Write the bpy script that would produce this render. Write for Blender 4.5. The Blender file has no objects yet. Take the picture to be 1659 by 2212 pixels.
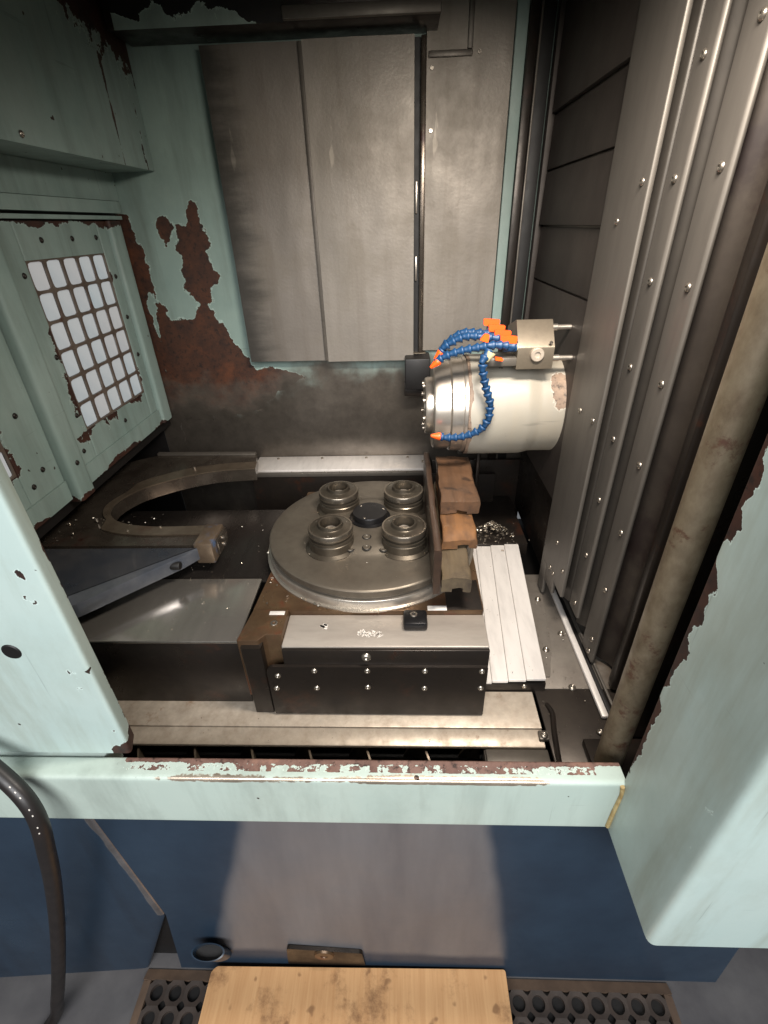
import bpy, bmesh, math, random
from math import radians, sin, cos, pi, hypot
from mathutils import Vector, Matrix, noise
random.seed(7)
S = bpy.context.scene
COL = S.collection

# ------------------------------------------------------------------ camera
cam_d = bpy.data.cameras.new('camera'); cam = bpy.data.objects.new('camera', cam_d); COL.objects.link(cam)
PITCH, YAW, ROLL, FPX = radians(31.105), radians(2.557), radians(-1.86), 1032.7
right = Vector((cos(YAW), sin(YAW), 0)); f0 = Vector((-sin(YAW), cos(YAW), 0)); up0 = Vector((0, 0, 1))
fwd = f0*cos(PITCH) - up0*sin(PITCH); upv = f0*sin(PITCH) + up0*cos(PITCH)
r2 = right*cos(ROLL) + upv*sin(ROLL); u2 = upv*cos(ROLL) - right*sin(ROLL)
mw = Matrix((r2, u2, -fwd)).transposed().to_4x4(); mw.translation = (0, 0, 1.6)
cam.matrix_world = mw
cam_d.sensor_fit = 'VERTICAL'; cam_d.sensor_height = 24; cam_d.lens = 24*FPX/2212
cam_d.clip_start = 0.01; cam_d.clip_end = 100
S.camera = cam

# ------------------------------------------------------------------ light
W = bpy.data.worlds.new('World'); S.world = W; W.use_nodes = True
bg = W.node_tree.nodes['Background']; bg.inputs['Color'].default_value = (0.66, 0.69, 0.73, 1); bg.inputs['Strength'].default_value = 0.24

def area(name, loc, target, sx, sy, watts, col, spread=180):
    d = bpy.data.lights.new(name, 'AREA'); d.shape = 'RECTANGLE'; d.size = sx; d.size_y = sy
    d.energy = watts; d.color = col; d.spread = radians(spread)
    o = bpy.data.objects.new(name, d); COL.objects.link(o); o.location = loc
    o.rotation_euler = (Vector(target)-Vector(loc)).to_track_quat('-Z', 'Y').to_euler()
    return o
# the machine's own work lamp above the door, and the workshop ceiling tubes behind the operator
area('machine_work_lamp', (0.17, 0.54, 1.90), (0.06, 1.08, 1.0), 0.36, 0.10, 12.5, (1.0, 0.91, 0.81), 132)
area('workshop_ceiling_light', (-0.05, -1.8, 2.45), (0.0, 0.45, 0.8), 2.4, 1.2, 128, (0.975, 0.985, 1.0))

S.view_settings.view_transform = 'Standard'; S.view_settings.look = 'None'
S.view_settings.exposure = 0.0; S.view_settings.gamma = 1.0; S.view_settings.use_curve_mapping = False

# ------------------------------------------------------------------ materials
def lin(c): return tuple(((v/255)/12.92 if v/255 <= 0.04045 else ((v/255+0.055)/1.055)**2.4) for v in c) + (1,)
PAINTS = set()
class N:
    def __init__(s, name):
        s.m = bpy.data.materials.new(name); s.m.use_nodes = True; s.t = s.m.node_tree
        s.b = s.t.nodes['Principled BSDF']; s.tc = s.t.nodes.new('ShaderNodeTexCoord')
    def n(s, typ, **kw):
        x = s.t.nodes.new(typ)
        for k, v in kw.items(): setattr(x, k, v)
        return x
    def l(s, a, b): s.t.links.new(a, b)
    def setin(s, sock, v):
        if hasattr(v, 'is_output'): s.l(v, sock)
        else: sock.default_value = v
    def noise(s, scale, detail=6, rough=0.6, stretch=(1, 1, 1), off=(0, 0, 0)):
        mp = s.n('ShaderNodeMapping'); mp.inputs['Scale'].default_value = stretch; mp.inputs['Location'].default_value = off
        s.l(s.tc.outputs['Object'], mp.inputs['Vector'])
        x = s.n('ShaderNodeTexNoise'); x.inputs['Scale'].default_value = scale; x.inputs['Detail'].default_value = detail
        x.inputs['Roughness'].default_value = rough; s.l(mp.outputs[0], x.inputs['Vector']); return x.outputs['Fac']
    def ramp(s, v, a, b):
        x = s.n('ShaderNodeMapRange'); x.interpolation_type = 'SMOOTHSTEP'; x.inputs[1].default_value = a; x.inputs[2].default_value = b
        s.l(v, x.inputs[0]); return x.outputs[0]
    def rng(s, v, lo, hi, a=0.3, b=0.7):
        x = s.n('ShaderNodeMapRange'); x.inputs[1].default_value = a; x.inputs[2].default_value = b
        x.inputs[3].default_value = lo; x.inputs[4].default_value = hi; s.l(v, x.inputs[0]); return x.outputs[0]
    def math(s, op, a, b=0.0):
        x = s.n('ShaderNodeMath', operation=op); s.setin(x.inputs[0], a); s.setin(x.inputs[1], b); return x.outputs[0]
    def mix(s, f, a, b):
        x = s.n('ShaderNodeMix', data_type='RGBA'); s.setin(x.inputs[0], f); s.setin(x.inputs[6], a); s.setin(x.inputs[7], b); return x.outputs[2]
    def fmix(s, f, a, b):
        x = s.n('ShaderNodeMix', data_type='FLOAT'); s.setin(x.inputs[0], f); s.setin(x.inputs[2], a); s.setin(x.inputs[3], b); return x.outputs[0]
    def attr(s, name):
        x = s.n('ShaderNodeAttribute'); x.attribute_name = name; return x.outputs['Fac']
    def bump(s, h, strength=0.3, dist=0.002):
        x = s.n('ShaderNodeBump'); x.inputs['Strength'].default_value = strength; x.inputs['Distance'].default_value = dist
        s.l(h, x.inputs['Height']); s.l(x.outputs[0], s.b.inputs['Normal'])
    def out(s, col=None, rough=None, metal=None, spec=None):
        if col is not None: s.setin(s.b.inputs['Base Color'], col)
        if rough is not None: s.setin(s.b.inputs['Roughness'], rough)
        if metal is not None: s.setin(s.b.inputs['Metallic'], metal)
        if spec is not None: s.setin(s.b.inputs['Specular IOR Level'], spec)
        return s.m

def metal(name, c1, c2, r=(0.3, 0.5), m=0.85, scale=9, stretch=(1, 1, 1), stain=None, stain_amt=0.55, bump=0.15, fine=60):
    k = N(name); a = k.noise(scale, 8, 0.65, stretch); f = k.noise(fine, 4, 0.6, stretch, (3, 1, 2))
    col = k.mix(k.rng(a, 0, 1, 0.3, 0.7), lin(c1), lin(c2))
    col = k.mix(k.rng(f, 0, 0.25, 0.45, 0.8), col, lin(tuple(v*0.55 for v in c1)))
    mt = m
    if stain:
        st = k.ramp(k.noise(scale*0.7, 10, 0.7, (1, 1, 1), (5, 5, 5)), stain_amt, stain_amt+0.12)
        col = k.mix(st, col, lin(stain)); mt = k.fmix(st, m, m*0.4)
    k.bump(f, bump, 0.0008)
    return k.out(col, k.rng(a, r[0], r[1]), mt)

def paint(name, c, c2, rough=0.42, rust=((66, 36, 24), (34, 19, 15)), bare=(150, 142, 132), amp=0.9, nscale=38, dirt=(70, 72, 62), dirt_amt=0.35, speck=0.0, bsoft=0.05):
    PAINTS.add(name); k = N(name)
    big = k.noise(5, 6, 0.6); streak = k.noise(14, 6, 0.65, (1, 1, 0.12), (2, 7, 1)); nz = k.noise(nscale, 8, 0.62, (1, 1, 1), (9, 3, 4))
    fine = k.noise(170, 3, 0.5)
    col = k.mix(k.rng(big, 0, 1), lin(c), lin(c2))
    col = k.mix(k.rng(streak, 0, dirt_amt, 0.48, 0.78), col, lin(dirt))
    smear = k.noise(3.2, 9, 0.72, (1, 1, 0.55), (7, 2, 5)); scr = k.noise(90, 3, 0.5, (1, 1, 0.035), (2, 2, 8)); scr2 = k.noise(80, 3, 0.5, (0.05, 0.05, 1), (6, 1, 3))
    col = k.mix(k.rng(smear, 0, 0.34, 0.5, 0.8), col, lin(dirt))
    col = k.mix(k.math('MULTIPLY', k.math('MAXIMUM', k.ramp(scr, 0.70, 0.74), k.ramp(scr2, 0.71, 0.75)), 0.35), col, lin(tuple(v*0.62 for v in c)))
    jit = k.math('MULTIPLY', k.math('SUBTRACT', nz, 0.5), amp*2)
    w = k.math('ADD', k.attr('wear'), jit)
    mask = k.ramp(w, -0.02, 0.03)
    edge = k.math('SUBTRACT', k.ramp(w, -0.09, -0.02), mask)
    # tiny scattered chips
    rn = k.noise(21, 8, 0.7, (1, 1, 1), (1, 8, 2))
    rc = k.mix(k.rng(rn, 0, 1), lin(rust[0]), lin(rust[1])); rc = k.mix(k.ramp(k.noise(70, 6, 0.7, (1, 1, 1), (3, 9, 9)), 0.5, 0.68), rc, lin(tuple(v*0.5 for v in rust[1]))); rc = k.mix(k.ramp(k.noise(9, 8, 0.7, (1, 1, 1), (8, 1, 9)), 0.52, 0.7), rc, lin((rust[0][0]*1.12, rust[0][1]*1.08, rust[0][2]*1.02)))
    col = k.mix(k.math('MULTIPLY', edge, 0.6), col, lin(tuple(min(255, v*1.15+10) for v in c)))
    col = k.mix(mask, col, rc)
    bmask = k.ramp(k.math('ADD', k.attr('bare'), k.math('MULTIPLY', jit, 0.7)), -bsoft, bsoft+0.07)
    bc = k.mix(k.rng(rn, 0, 0.6), lin(bare), lin(tuple(v*0.6 for v in bare)))
    col = k.mix(bmask, col, bc)
    chip = k.ramp(k.noise(46, 2, 0.4, (1, 1, 1), (4, 4, 1)), 0.765-speck, 0.775-speck)
    col = k.mix(chip, col, lin((48, 36, 30)))
    h = k.math('ADD', k.math('MULTIPLY', k.math('ADD', mask, chip), -1.0), k.math('MULTIPLY', fine, 0.16)); h = k.math('ADD', h, k.math('MULTIPLY', k.math('MULTIPLY', rn, mask), 0.8)); h = k.math('ADD', h, k.math('MULTIPLY', k.noise(7, 3, 0.5), 0.35))
    k.bump(h, 0.5, 0.0012)
    rr = k.fmix(mask, k.rng(big, rough-0.06, rough+0.1), 0.62)
    return k.out(col, k.fmix(bmask, rr, 0.3), k.fmix(bmask, 0.0, 0.75))

def plain(name, c, rough=0.5, metal_=0.0, c2=None, scale=20, bump=0.0):
    k = N(name); a = k.noise(scale, 6, 0.6)
    col = k.mix(k.rng(a, 0, 1), lin(c), lin(c2 or tuple(v*0.75 for v in c)))
    if bump: k.bump(a, bump, 0.001)
    return k.out(col, k.rng(a, rough-0.06, rough+0.08), metal_)

def wood(name, c1, c2, dark, grain=(1, 0.06, 1), rough=0.6, scale=60, dots=0.0, wet=0.0):
    k = N(name); g = k.noise(scale, 8, 0.65, grain); b = k.noise(9, 8, 0.7)
    col = k.mix(k.rng(g, 0, 1, 0.32, 0.68), lin(c1), lin(c2)); col = k.mix(k.ramp(b, 0.52, 0.72), col, lin(dark))
    h = g
    if dots:
        d = k.ramp(k.noise(24, 2, 0.4, (1, 1, 1), (6, 2, 8)), 0.70-dots, 0.76-dots); col = k.mix(k.math('MULTIPLY', d, 0.75), col, lin(dark))
    k.bump(h, 0.45, 0.0015)
    return k.out(col, k.rng(b, rough-wet, rough+0.1), 0.0)

M = {}
M['teal'] = paint('teal_paint', (150, 178, 166), (138, 168, 158))
M['teal_front'] = paint('teal_front_paint', (178, 193, 187), (167, 185, 180), speck=0.0, dirt_amt=0.5, dirt=(118, 112, 84))
M['teal_in'] = paint('teal_interior_paint', (140, 156, 150), (122, 142, 136), rough=0.5, dirt_amt=0.5, speck=0.015)
M['pole'] = metal('pole_worn_brass_brown', (132, 120, 100), (92, 78, 60), (0.38, 0.58), 0.35, 40, (1, 1, 0.6), (78, 52, 38), 0.55)
def shieldmat(name, c1, c2, shade_x=None):
    k = N(name); a = k.noise(4, 8, 0.65, (1, 1, 0.12)); run = k.noise(26, 5, 0.6, (1, 1, 0.05), (4, 4, 4)); blot = k.noise(6, 8, 0.7, (1, 1, 1), (2, 2, 2)); f = k.noise(140, 3, 0.5)
    col = k.mix(k.rng(a, 0, 1), lin(c1), lin(c2))
    col = k.mix(k.rng(run, 0, 0.35, 0.5, 0.8), col, lin((92, 80, 66)))
    col = k.mix(k.rng(blot, 0, 0.45, 0.5, 0.78), col, lin((112, 104, 88)))
    sc = k.math('MAXIMUM', k.ramp(k.noise(30, 4, 0.55, (0.6, 1, 0.16), (9, 9, 1)), 0.70, 0.73), 0.0)
    col = k.mix(k.math('MULTIPLY', sc, 0.35), col, lin((196, 186, 172)))
    if shade_x is not None:
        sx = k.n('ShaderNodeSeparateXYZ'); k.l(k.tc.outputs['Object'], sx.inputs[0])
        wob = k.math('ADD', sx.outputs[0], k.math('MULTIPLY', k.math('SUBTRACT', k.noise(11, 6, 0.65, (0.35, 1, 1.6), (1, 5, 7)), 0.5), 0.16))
        g = k.n('ShaderNodeMapRange'); g.interpolation_type = 'SMOOTHSTEP'; g.inputs[1].default_value = shade_x[0]; g.inputs[2].default_value = shade_x[1]; g.inputs[3].default_value = 0.85; g.inputs[4].default_value = 0.0
        k.l(wob, g.inputs[0]); col = k.mix(g.outputs[0], col, lin((48, 46, 42)))  # soft shade along one edge of the sheet, painted as a dark gradient
    k.bump(k.math('ADD', k.math('MULTIPLY', f, 0.12), k.noise(3.5, 4, 0.5)), 0.5, 0.006)
    return k.out(col, k.rng(blot, 0.42, 0.64), 0.4)
M['shield'] = shieldmat('shield_steel', (140, 133, 124), (114, 107, 99))
M['shield_shaded'] = shieldmat('shield_steel_shaded', (130, 123, 115), (106, 99, 92), (-0.115, -0.015))  # left sheet, with its shaded edge put into the colour
M['ribbed'] = metal('ribbed_shaded_steel', (62, 55, 50), (46, 40, 37), (0.45, 0.6), 0.35, 5)  # brown steel darkened to stand in for the shade behind the column
M['valley'] = metal('inner_stage_shaded_steel', (62, 58, 53), (46, 42, 38), (0.42, 0.56), 0.45, 5)  # shading of the folds put into a darker steel colour
M['stage'] = metal('shaded_oily_stage', (74, 67, 60), (44, 38, 34), (0.34, 0.5), 0.5, 5, stain=(34, 26, 24), stain_amt=0.5)  # oily steel, with the shade of its corner darkened into the colour
M['wallsteel'] = metal('wall_steel', (110, 104, 96), (86, 80, 74), (0.35, 0.55), 0.5, 5)
M['floorsteel'] = metal('floor_sheet_steel', (136, 129, 120), (108, 100, 92), (0.38, 0.56), 0.5, 7, stain=(84, 74, 64), stain_amt=0.56)
M['column'] = metal('column_sheet_steel', (106, 101, 95), (88, 83, 77), (0.42, 0.58), 0.5, 5, (1, 1, 0.2), bump=0.05)
M['dark'] = metal('oily_and_shade_black_steel', (50, 44, 39), (32, 27, 24), (0.22, 0.5), 0.5, 14, stain=(46, 27, 18))
M['void'] = plain('void_black', (14, 11, 10), 0.55)  # flat black painted in for the dark of gaps, holes and hidden walls
M['alu'] = metal('brushed_alu', (226, 220, 214), (204, 198, 192), (0.34, 0.48), 0.25, 6, (1, 0.2, 1), bump=0.05)
M['rail'] = metal('worn_rail_steel', (196, 184, 168), (154, 140, 124), (0.32, 0.52), 0.4, 34, stain=(128, 104, 84), stain_amt=0.6)
M['table'] = metal('table_cast_steel', (118, 110, 98), (92, 84, 74), (0.34, 0.52), 0.7, 8, stain=(66, 48, 36), stain_amt=0.6)
M['cone'] = metal('cone_dark_steel', (104, 97, 86), (78, 70, 60), (0.24, 0.4), 0.8, 14, stain=(50, 40, 34), stain_amt=0.6)
M['ringsteel'] = metal('cone_ring_steel', (150, 141, 128), (118, 108, 96), (0.2, 0.34), 0.9, 14)
M['base'] = metal('base_oily_brown', (104, 84, 62), (66, 46, 32), (0.24, 0.48), 0.55, 11, stain=(84, 40, 24), stain_amt=0.52)
M['ledge'] = metal('ledge_ground_steel', (172, 164, 154), (140, 131, 122), (0.36, 0.52), 0.4, 7, (0.3, 1, 1), stain=(120, 96, 88), stain_amt=0.64)
M['chrome'] = metal('ground_steel', (206, 198, 186), (172, 162, 150), (0.24, 0.36), 0.85, 12)
M['bolt'] = metal('bolt_steel', (188, 180, 168), (120, 110, 100), (0.2, 0.35), 0.9, 40)
M['cap'] = metal('black_oxide', (40, 39, 40), (28, 27, 28), (0.22, 0.4), 0.6, 14)
M['cover'] = metal('brushed_way_cover', (196, 190, 180), (160, 154, 146), (0.13, 0.24), 0.85, 5, (1, 0.15, 1), bump=0.03)
M['arm'] = metal('arm_oily_brown', (112, 103, 92), (70, 61, 54), (0.15, 0.34), 0.75, 12, stain=(52, 30, 24), stain_amt=0.54)
M['rim'] = metal('arm_rim_steel', (122, 110, 94), (84, 72, 60), (0.24, 0.42), 0.6, 14, stain=(70, 52, 40), stain_amt=0.58)
M['tip'] = metal('arm_tip_worn_paint', (118, 102, 84), (84, 70, 58), (0.3, 0.5), 0.5, 26, stain=(70, 88, 116), stain_amt=0.5)
M['bluesteel'] = metal('arm_blue_worn', (132, 132, 134), (76, 84, 98), (0.13, 0.3), 0.6, 7, stain=(92, 82, 74), stain_amt=0.58)
M['cream'] = paint('cream_paint', (148, 143, 132), (134, 128, 116), rough=0.42, rust=((138, 118, 100), (104, 86, 74)), dirt_amt=0.25, dirt=(150, 132, 104), amp=0.7)
M['hoseblue'] = plain('coolant_hose_blue', (18, 60, 98), 0.48, 0.0, (14, 46, 78))
M['orange'] = plain('orange_plastic', (255, 92, 22), 0.4, 0.0, (240, 78, 14))
M['ivory'] = plain('ivory_plastic', (206, 194, 150), 0.45)
M['mani'] = metal('manifold_aluminium', (138, 127, 111), (108, 98, 84), (0.3, 0.45), 0.6, 10)
M['blue'] = paint('blue_cabinet_paint', (42, 58, 74), (33, 47, 62), rough=0.32, rust=((60, 62, 70), (40, 40, 46)), bare=(150, 146, 146), amp=0.25, nscale=9, dirt=(26, 30, 38), dirt_amt=0.5)
M['rubber'] = plain('mat_rubber', (66, 55, 48), 0.55, 0, (46, 38, 33), 30, 0.3)
M['border'] = plain('mat_border_rubber', (112, 92, 76), 0.6, 0, (84, 68, 56), 18, 0.3)
M['hose'] = plain('hose_rubber', (36, 30, 28), 0.42, 0, (24, 21, 20), 26, 0.2)
M['concrete'] = plain('concrete', (92, 90, 90), 0.7, 0, (70, 68, 70), 8, 0.4)
M['ply'] = wood('plywood', (204, 160, 112), (182, 136, 90), (122, 86, 54), (1, 0.05, 1), 0.62, 70, 0.04)
M['oldwood'] = wood('old_oiled_wood', (88, 63, 44), (62, 45, 32), (38, 28, 22), (1, 0.08, 1), 0.45, 50, 0.03, 0.12)
M['orangewood'] = wood('fresh_split_wood', (112, 78, 48), (72, 51, 35), (42, 32, 25), (1, 0.1, 1), 0.45, 44, 0.0, 0.12)
M['greywood'] = wood('grey_oily_wood', (86, 74, 56), (62, 52, 40), (38, 30, 24), (1, 0.1, 1), 0.5, 44, 0.03, 0.12)
M['darkwood'] = wood('dark_oily_plank', (60, 44, 33), (42, 31, 25), (28, 21, 18), (1, 0.06, 1), 0.35, 60, 0.0, 0.1)
M['swarf'] = plain('swarf_chips', (206, 196, 180), 0.25, 0.9, (150, 140, 128), 90)
k = N('lit_pane'); nz = k.noise(7, 4, 0.5)
k.b.inputs['Base Color'].default_value = (0.22, 0.24, 0.25, 1); k.b.inputs['Roughness'].default_value = 0.25
oi = k.n('ShaderNodeObjectInfo')
pc = k.mix(k.rng(nz, 0, 1), lin((222, 226, 226)), lin((172, 190, 198))); pc = k.mix(k.math('MULTIPLY', oi.outputs['Random'], 0.5), pc, lin((206, 190, 184)))
k.l(pc, k.b.inputs['Emission Color']); k.b.inputs['Emission Strength'].default_value = 0.45
M['pane'] = k.m

# ------------------------------------------------------------------ mesh helpers
def wl(o):
    v = Vector((0, 0, 0))
    while o is not None: v += o.location; o = o.parent
    return v
def thing(name, label, cat, loc, group=None):
    o = bpy.data.objects.new(name, None); COL.objects.link(o); o.location = loc; o.empty_display_size = 0.02
    o['label'] = label; o['category'] = cat
    if group: o['group'] = group
    return o
def tag(o, label, cat, group=None):
    o['label'] = label; o['category'] = cat
    if group: o['group'] = group
    return o
def obj(name, bm, mat, parent=None, angle=35, base=True, clear=False):
    me = bpy.data.meshes.new(name)
    if parent is None:
        xs = [v.co for v in bm.verts]
        L = Vector(((min(c.x for c in xs)+max(c.x for c in xs))/2, (min(c.y for c in xs)+max(c.y for c in xs))/2, min(c.z for c in xs)))
    else: L = wl(parent)
    if M[mat].name in PAINTS:
        for an in ('wear', 'bare'):
            if not bm.verts.layers.float.get(an): wear(bm, lambda c: -2, an)
    bmesh.ops.recalc_face_normals(bm, faces=bm.faces)
    bmesh.ops.translate(bm, verts=bm.verts, vec=-L)
    bm.to_mesh(me); bm.free()
    me.polygons.foreach_set('use_smooth', [True]*len(me.polygons)); me.set_sharp_from_angle(angle=radians(angle))
    me.materials.append(M[mat] if isinstance(mat, str) else mat)
    o = bpy.data.objects.new(name, me); COL.objects.link(o)
    if parent is None: o.location = L
    else: o.parent = parent
    return o
def struct(name, bm, mat, **kw):
    o = obj(name, bm, mat, **kw); o['kind'] = 'structure'; return o
def inst(name, me, parent, pos, rot=None, scale=1.0):
    o = bpy.data.objects.new(name, me); COL.objects.link(o); o.parent = parent
    o.location = Vector(pos) - wl(parent)
    if rot is not None: o.rotation_euler = rot
    o.scale = (scale,)*3
    return o
def box(x0, x1, y0, y1, z0, z1, bev=0.002, seg=2, bm=None, rot=None):
    bm = bm or bmesh.new()
    r = bmesh.ops.create_cube(bm, size=1.0); vs = r['verts']
    bmesh.ops.scale(bm, verts=vs, vec=(x1-x0, y1-y0, z1-z0))
    if bev:
        es = list({e for v in vs for e in v.link_edges})
        g = bmesh.ops.bevel(bm, geom=es, offset=min(bev, 0.45*min(x1-x0, y1-y0, z1-z0)), segments=seg, affect='EDGES', profile=0.5)
        vs = list({v for f in g['faces'] for v in f.verts} | {v for v in vs if v.is_valid})
    if rot: bmesh.ops.rotate(bm, verts=vs, cent=(0, 0, 0), matrix=rot)
    bmesh.ops.translate(bm, verts=vs, vec=((x0+x1)/2, (y0+y1)/2, (z0+z1)/2))
    return bm
def roundpoly(pts, r=0.004, seg=4, res=None):
    out = []; n = len(pts)
    for i in range(n):
        p = Vector(pts[i][:2]); a = (Vector(pts[i-1][:2])-p); b = (Vector(pts[(i+1) % n][:2])-p)
        rr = pts[i][2] if len(pts[i]) > 2 else r
        rr = min(rr, a.length*0.45, b.length*0.45)
        if rr <= 1e-6: out.append(p); continue
        a.normalize(); b.normalize()
        for j in range(seg+1):
            t = j/seg; q = (1-t)**2*(p+a*rr) + 2*t*(1-t)*p + t*t*(p+b*rr); out.append(q)
    if res:
        o2 = []
        for i, p in enumerate(out):
            q = out[(i+1) % len(out)]; m = max(1, int((q-p).length/res))
            for j in range(m): o2.append(p.lerp(q, j/m))
        out = o2
    return out
AX = {'x': lambda p, t: (t, p[0], p[1]), 'y': lambda p, t: (p[0], t, p[1]), 'z': lambda p, t: (p[0], p[1], t)}
def extr(prof, axis, a, b, n=1, bm=None, caps=True):
    bm = bm or bmesh.new(); f = AX[axis]
    rings = [[bm.verts.new(f(p, a+(b-a)*i/n)) for p in prof] for i in range(n+1)]
    m = len(prof)
    for i in range(n):
        for j in range(m):
            bm.faces.new((rings[i][j], rings[i][(j+1) % m], rings[i+1][(j+1) % m], rings[i+1][j]))
    if caps: bm.faces.new(rings[0][::-1]); bm.faces.new(rings[-1])
    return bm
def topbev(bm, z, off=0.002):
    bmesh.ops.recalc_face_normals(bm, faces=bm.faces)
    bmesh.ops.bevel(bm, geom=[e for e in bm.edges if all(abs(v.co.z-z) < 1e-5 for v in e.verts)], offset=off, segments=2, affect='EDGES', profile=0.5)
    return bm
def lathe(prof, axis='z', c=(0, 0, 0), seg=48, bm=None):
    """prof: list of (radius, t) along axis"""
    bm = bm or bmesh.new(); rings = []
    for r, t in prof:
        if r < 1e-6:
            p = {'z': (0, 0, t), 'x': (t, 0, 0), 'y': (0, t, 0)}[axis]; rings.append([bm.verts.new(Vector(c)+Vector(p))]); continue
        ring = []
        for i in range(seg):
            u, v = r*cos(2*pi*i/seg), r*sin(2*pi*i/seg)
            p = {'z': (u, v, t), 'x': (t, u, v), 'y': (v, t, u)}[axis]; ring.append(bm.verts.new(Vector(c)+Vector(p)))
        rings.append(ring)
    for A, B in zip(rings, rings[1:]):
        if len(A) == 1 and len(B) == 1: continue
        for i in range(seg):
            j = (i+1) % seg
            if len(A) == 1: bm.faces.new((A[0], B[i], B[j]))
            elif len(B) == 1: bm.faces.new((A[i], A[j], B[0]))
            else: bm.faces.new((A[i], A[j], B[j], B[i]))
    return bm
def smooth_path(pts, n=8):
    P = [Vector(p) for p in pts]; out = []
    for i in range(len(P)-1):
        p0, p1, p2, p3 = P[max(i-1, 0)], P[i], P[i+1], P[min(i+2, len(P)-1)]
        for j in range(n):
            t = j/n; out.append(0.5*((2*p1)+(p2-p0)*t+(2*p0-5*p1+4*p2-p3)*t*t+(3*p1-p0-3*p2+p3)*t**3))
    out.append(P[-1]); return out
def tube(pts, r, seg=14, bm=None, caps=True):
    bm = bm or bmesh.new(); rings = []; nrm = None
    for i, p in enumerate(pts):
        t = (pts[min(i+1, len(pts)-1)]-pts[max(i-1, 0)]).normalized()
        if nrm is None: nrm = t.orthogonal().normalized()
        nrm = (nrm - t*nrm.dot(t)).normalized(); b = t.cross(nrm)
        rr = r(i/(len(pts)-1)) if callable(r) else r
        rings.append([bm.verts.new(p+nrm*rr*cos(2*pi*k/seg)+b*rr*sin(2*pi*k/seg)) for k in range(seg)])
    for A, B in zip(rings, rings[1:]):
        for k in range(seg): bm.faces.new((A[k], A[(k+1) % seg], B[(k+1) % seg], B[k]))
    if caps: bm.faces.new(rings[0][::-1]); bm.faces.new(rings[-1])
    return bm
def gridface(o, u, v, nu, nv, bm=None, warp=None):
    bm = bm or bmesh.new(); o, u, v = Vector(o), Vector(u), Vector(v)
    g = [[bm.verts.new((o+u*(i/nu)+v*(j/nv)) + (warp(i/nu, j/nv) if warp else Vector())) for i in range(nu+1)] for j in range(nv+1)]
    for j in range(nv):
        for i in range(nu): bm.faces.new((g[j][i], g[j][i+1], g[j+1][i+1], g[j+1][i]))
    return bm
def wear(bm, fn, name='wear'):
    ly = bm.verts.layers.float.get(name) or bm.verts.layers.float.new(name)
    for v in bm.verts: v[ly] = fn(v.co)
    return bm
def nz(p, s): return noise.noise(Vector(p)*s)
def polysd(pts):
    def f(x, z):
        ins = False; d = 1e9; n = len(pts); j = n-1
        for i in range(n):
            xi, zi = pts[i]; xj, zj = pts[j]
            if (zi > z) != (zj > z) and x < (xj-xi)*(z-zi)/(zj-zi)+xi: ins = not ins
            ex, ez = xj-xi, zj-zi; t = max(0, min(1, ((x-xi)*ex+(z-zi)*ez)/(ex*ex+ez*ez+1e-12)))
            d = min(d, hypot(x-xi-ex*t, z-zi-ez*t)); j = i
        return d if ins else -d
    return f
# shared bolt: domed button head with a hexagon socket, pointing +Z
bb = lathe([(0.0, 0.0012), (0.0022, 0.0012), (0.0026, 0.0040), (0.0042, 0.0036), (0.0060, 0.0024), (0.0070, 0.0006), (0.0071, 0.0)], seg=12)
bmesh.ops.recalc_face_normals(bb, faces=bb.faces); BOLT = bpy.data.meshes.new('bolt'); bb.to_mesh(BOLT); bb.free()
BOLT.polygons.foreach_set('use_smooth', [True]*len(BOLT.polygons)); BOLT.materials.append(M['bolt'])
bb = lathe([(0.0, 0.001), (0.0032, 0.001), (0.0036, 0.0058), (0.0064, 0.0058), (0.0070, 0.0052), (0.0070, 0.0)], seg=16)
bmesh.ops.recalc_face_normals(bb, faces=bb.faces); SOCK = bpy.data.meshes.new('cap_screw'); bb.to_mesh(SOCK); bb.free()
SOCK.polygons.foreach_set('use_smooth', [True]*len(SOCK.polygons)); SOCK.set_sharp_from_angle(angle=radians(35)); SOCK.materials.append(M['bolt'])
DBOLT = BOLT.copy(); DBOLT.materials.clear(); DBOLT.materials.append(M['dark'])
TO_PX, TO_NX, TO_NY, TO_PZ = (0, radians(90), 0), (0, radians(-90), 0), (radians(90), 0, 0), (0, 0, 0)

# ================================================================== the setting
struct('floor', gridface((-2, -1.5, 0), (4, 0, 0), (0, 2.4, 0), 4, 4), 'concrete')
struct('unseen_door_header', box(-1.1, 0.75, 0.43, 0.50, 1.80, 2.4, 0), 'teal')  # unseen header, added and set low to shade the upper interior
struct('ceiling', box(-0.9, 0.75, 0.60, 1.62, 2.10, 2.14, 0), 'void')
# back wall of the enclosure: teal paint above, bare steel below, big rust bloom
RUST = polysd([(-0.564, 1.66), (-0.536, 1.659), (-0.543, 1.606), (-0.521, 1.572), (-0.54, 1.545), (-0.522, 1.504), (-0.507, 1.48), (-0.54, 1.451), (-0.557, 1.408), (-0.533, 1.356), (-0.513, 1.316), (-0.485, 1.274), (-0.463, 1.232), (-0.313, 1.207), (-0.308, 1.192), (-0.396, 1.142), (-0.466, 1.082), (-0.597, 1.06), (-0.697, 1.06), (-0.77, 1.05), (-0.729, 1.334), (-0.718, 1.424), (-0.741, 1.486), (-0.753, 1.601), (-0.737, 1.611), (-0.708, 1.532), (-0.708, 1.436), (-0.683, 1.372), (-0.614, 1.371), (-0.591, 1.409), (-0.62, 1.459), (-0.616, 1.53), (-0.62, 1.564), (-0.602, 1.608), (-0.574, 1.618)])
BLOB = polysd([(-0.672, 1.62), (-0.646, 1.636), (-0.619, 1.63), (-0.624, 1.597), (-0.646, 1.565), (-0.659, 1.587)])
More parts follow.
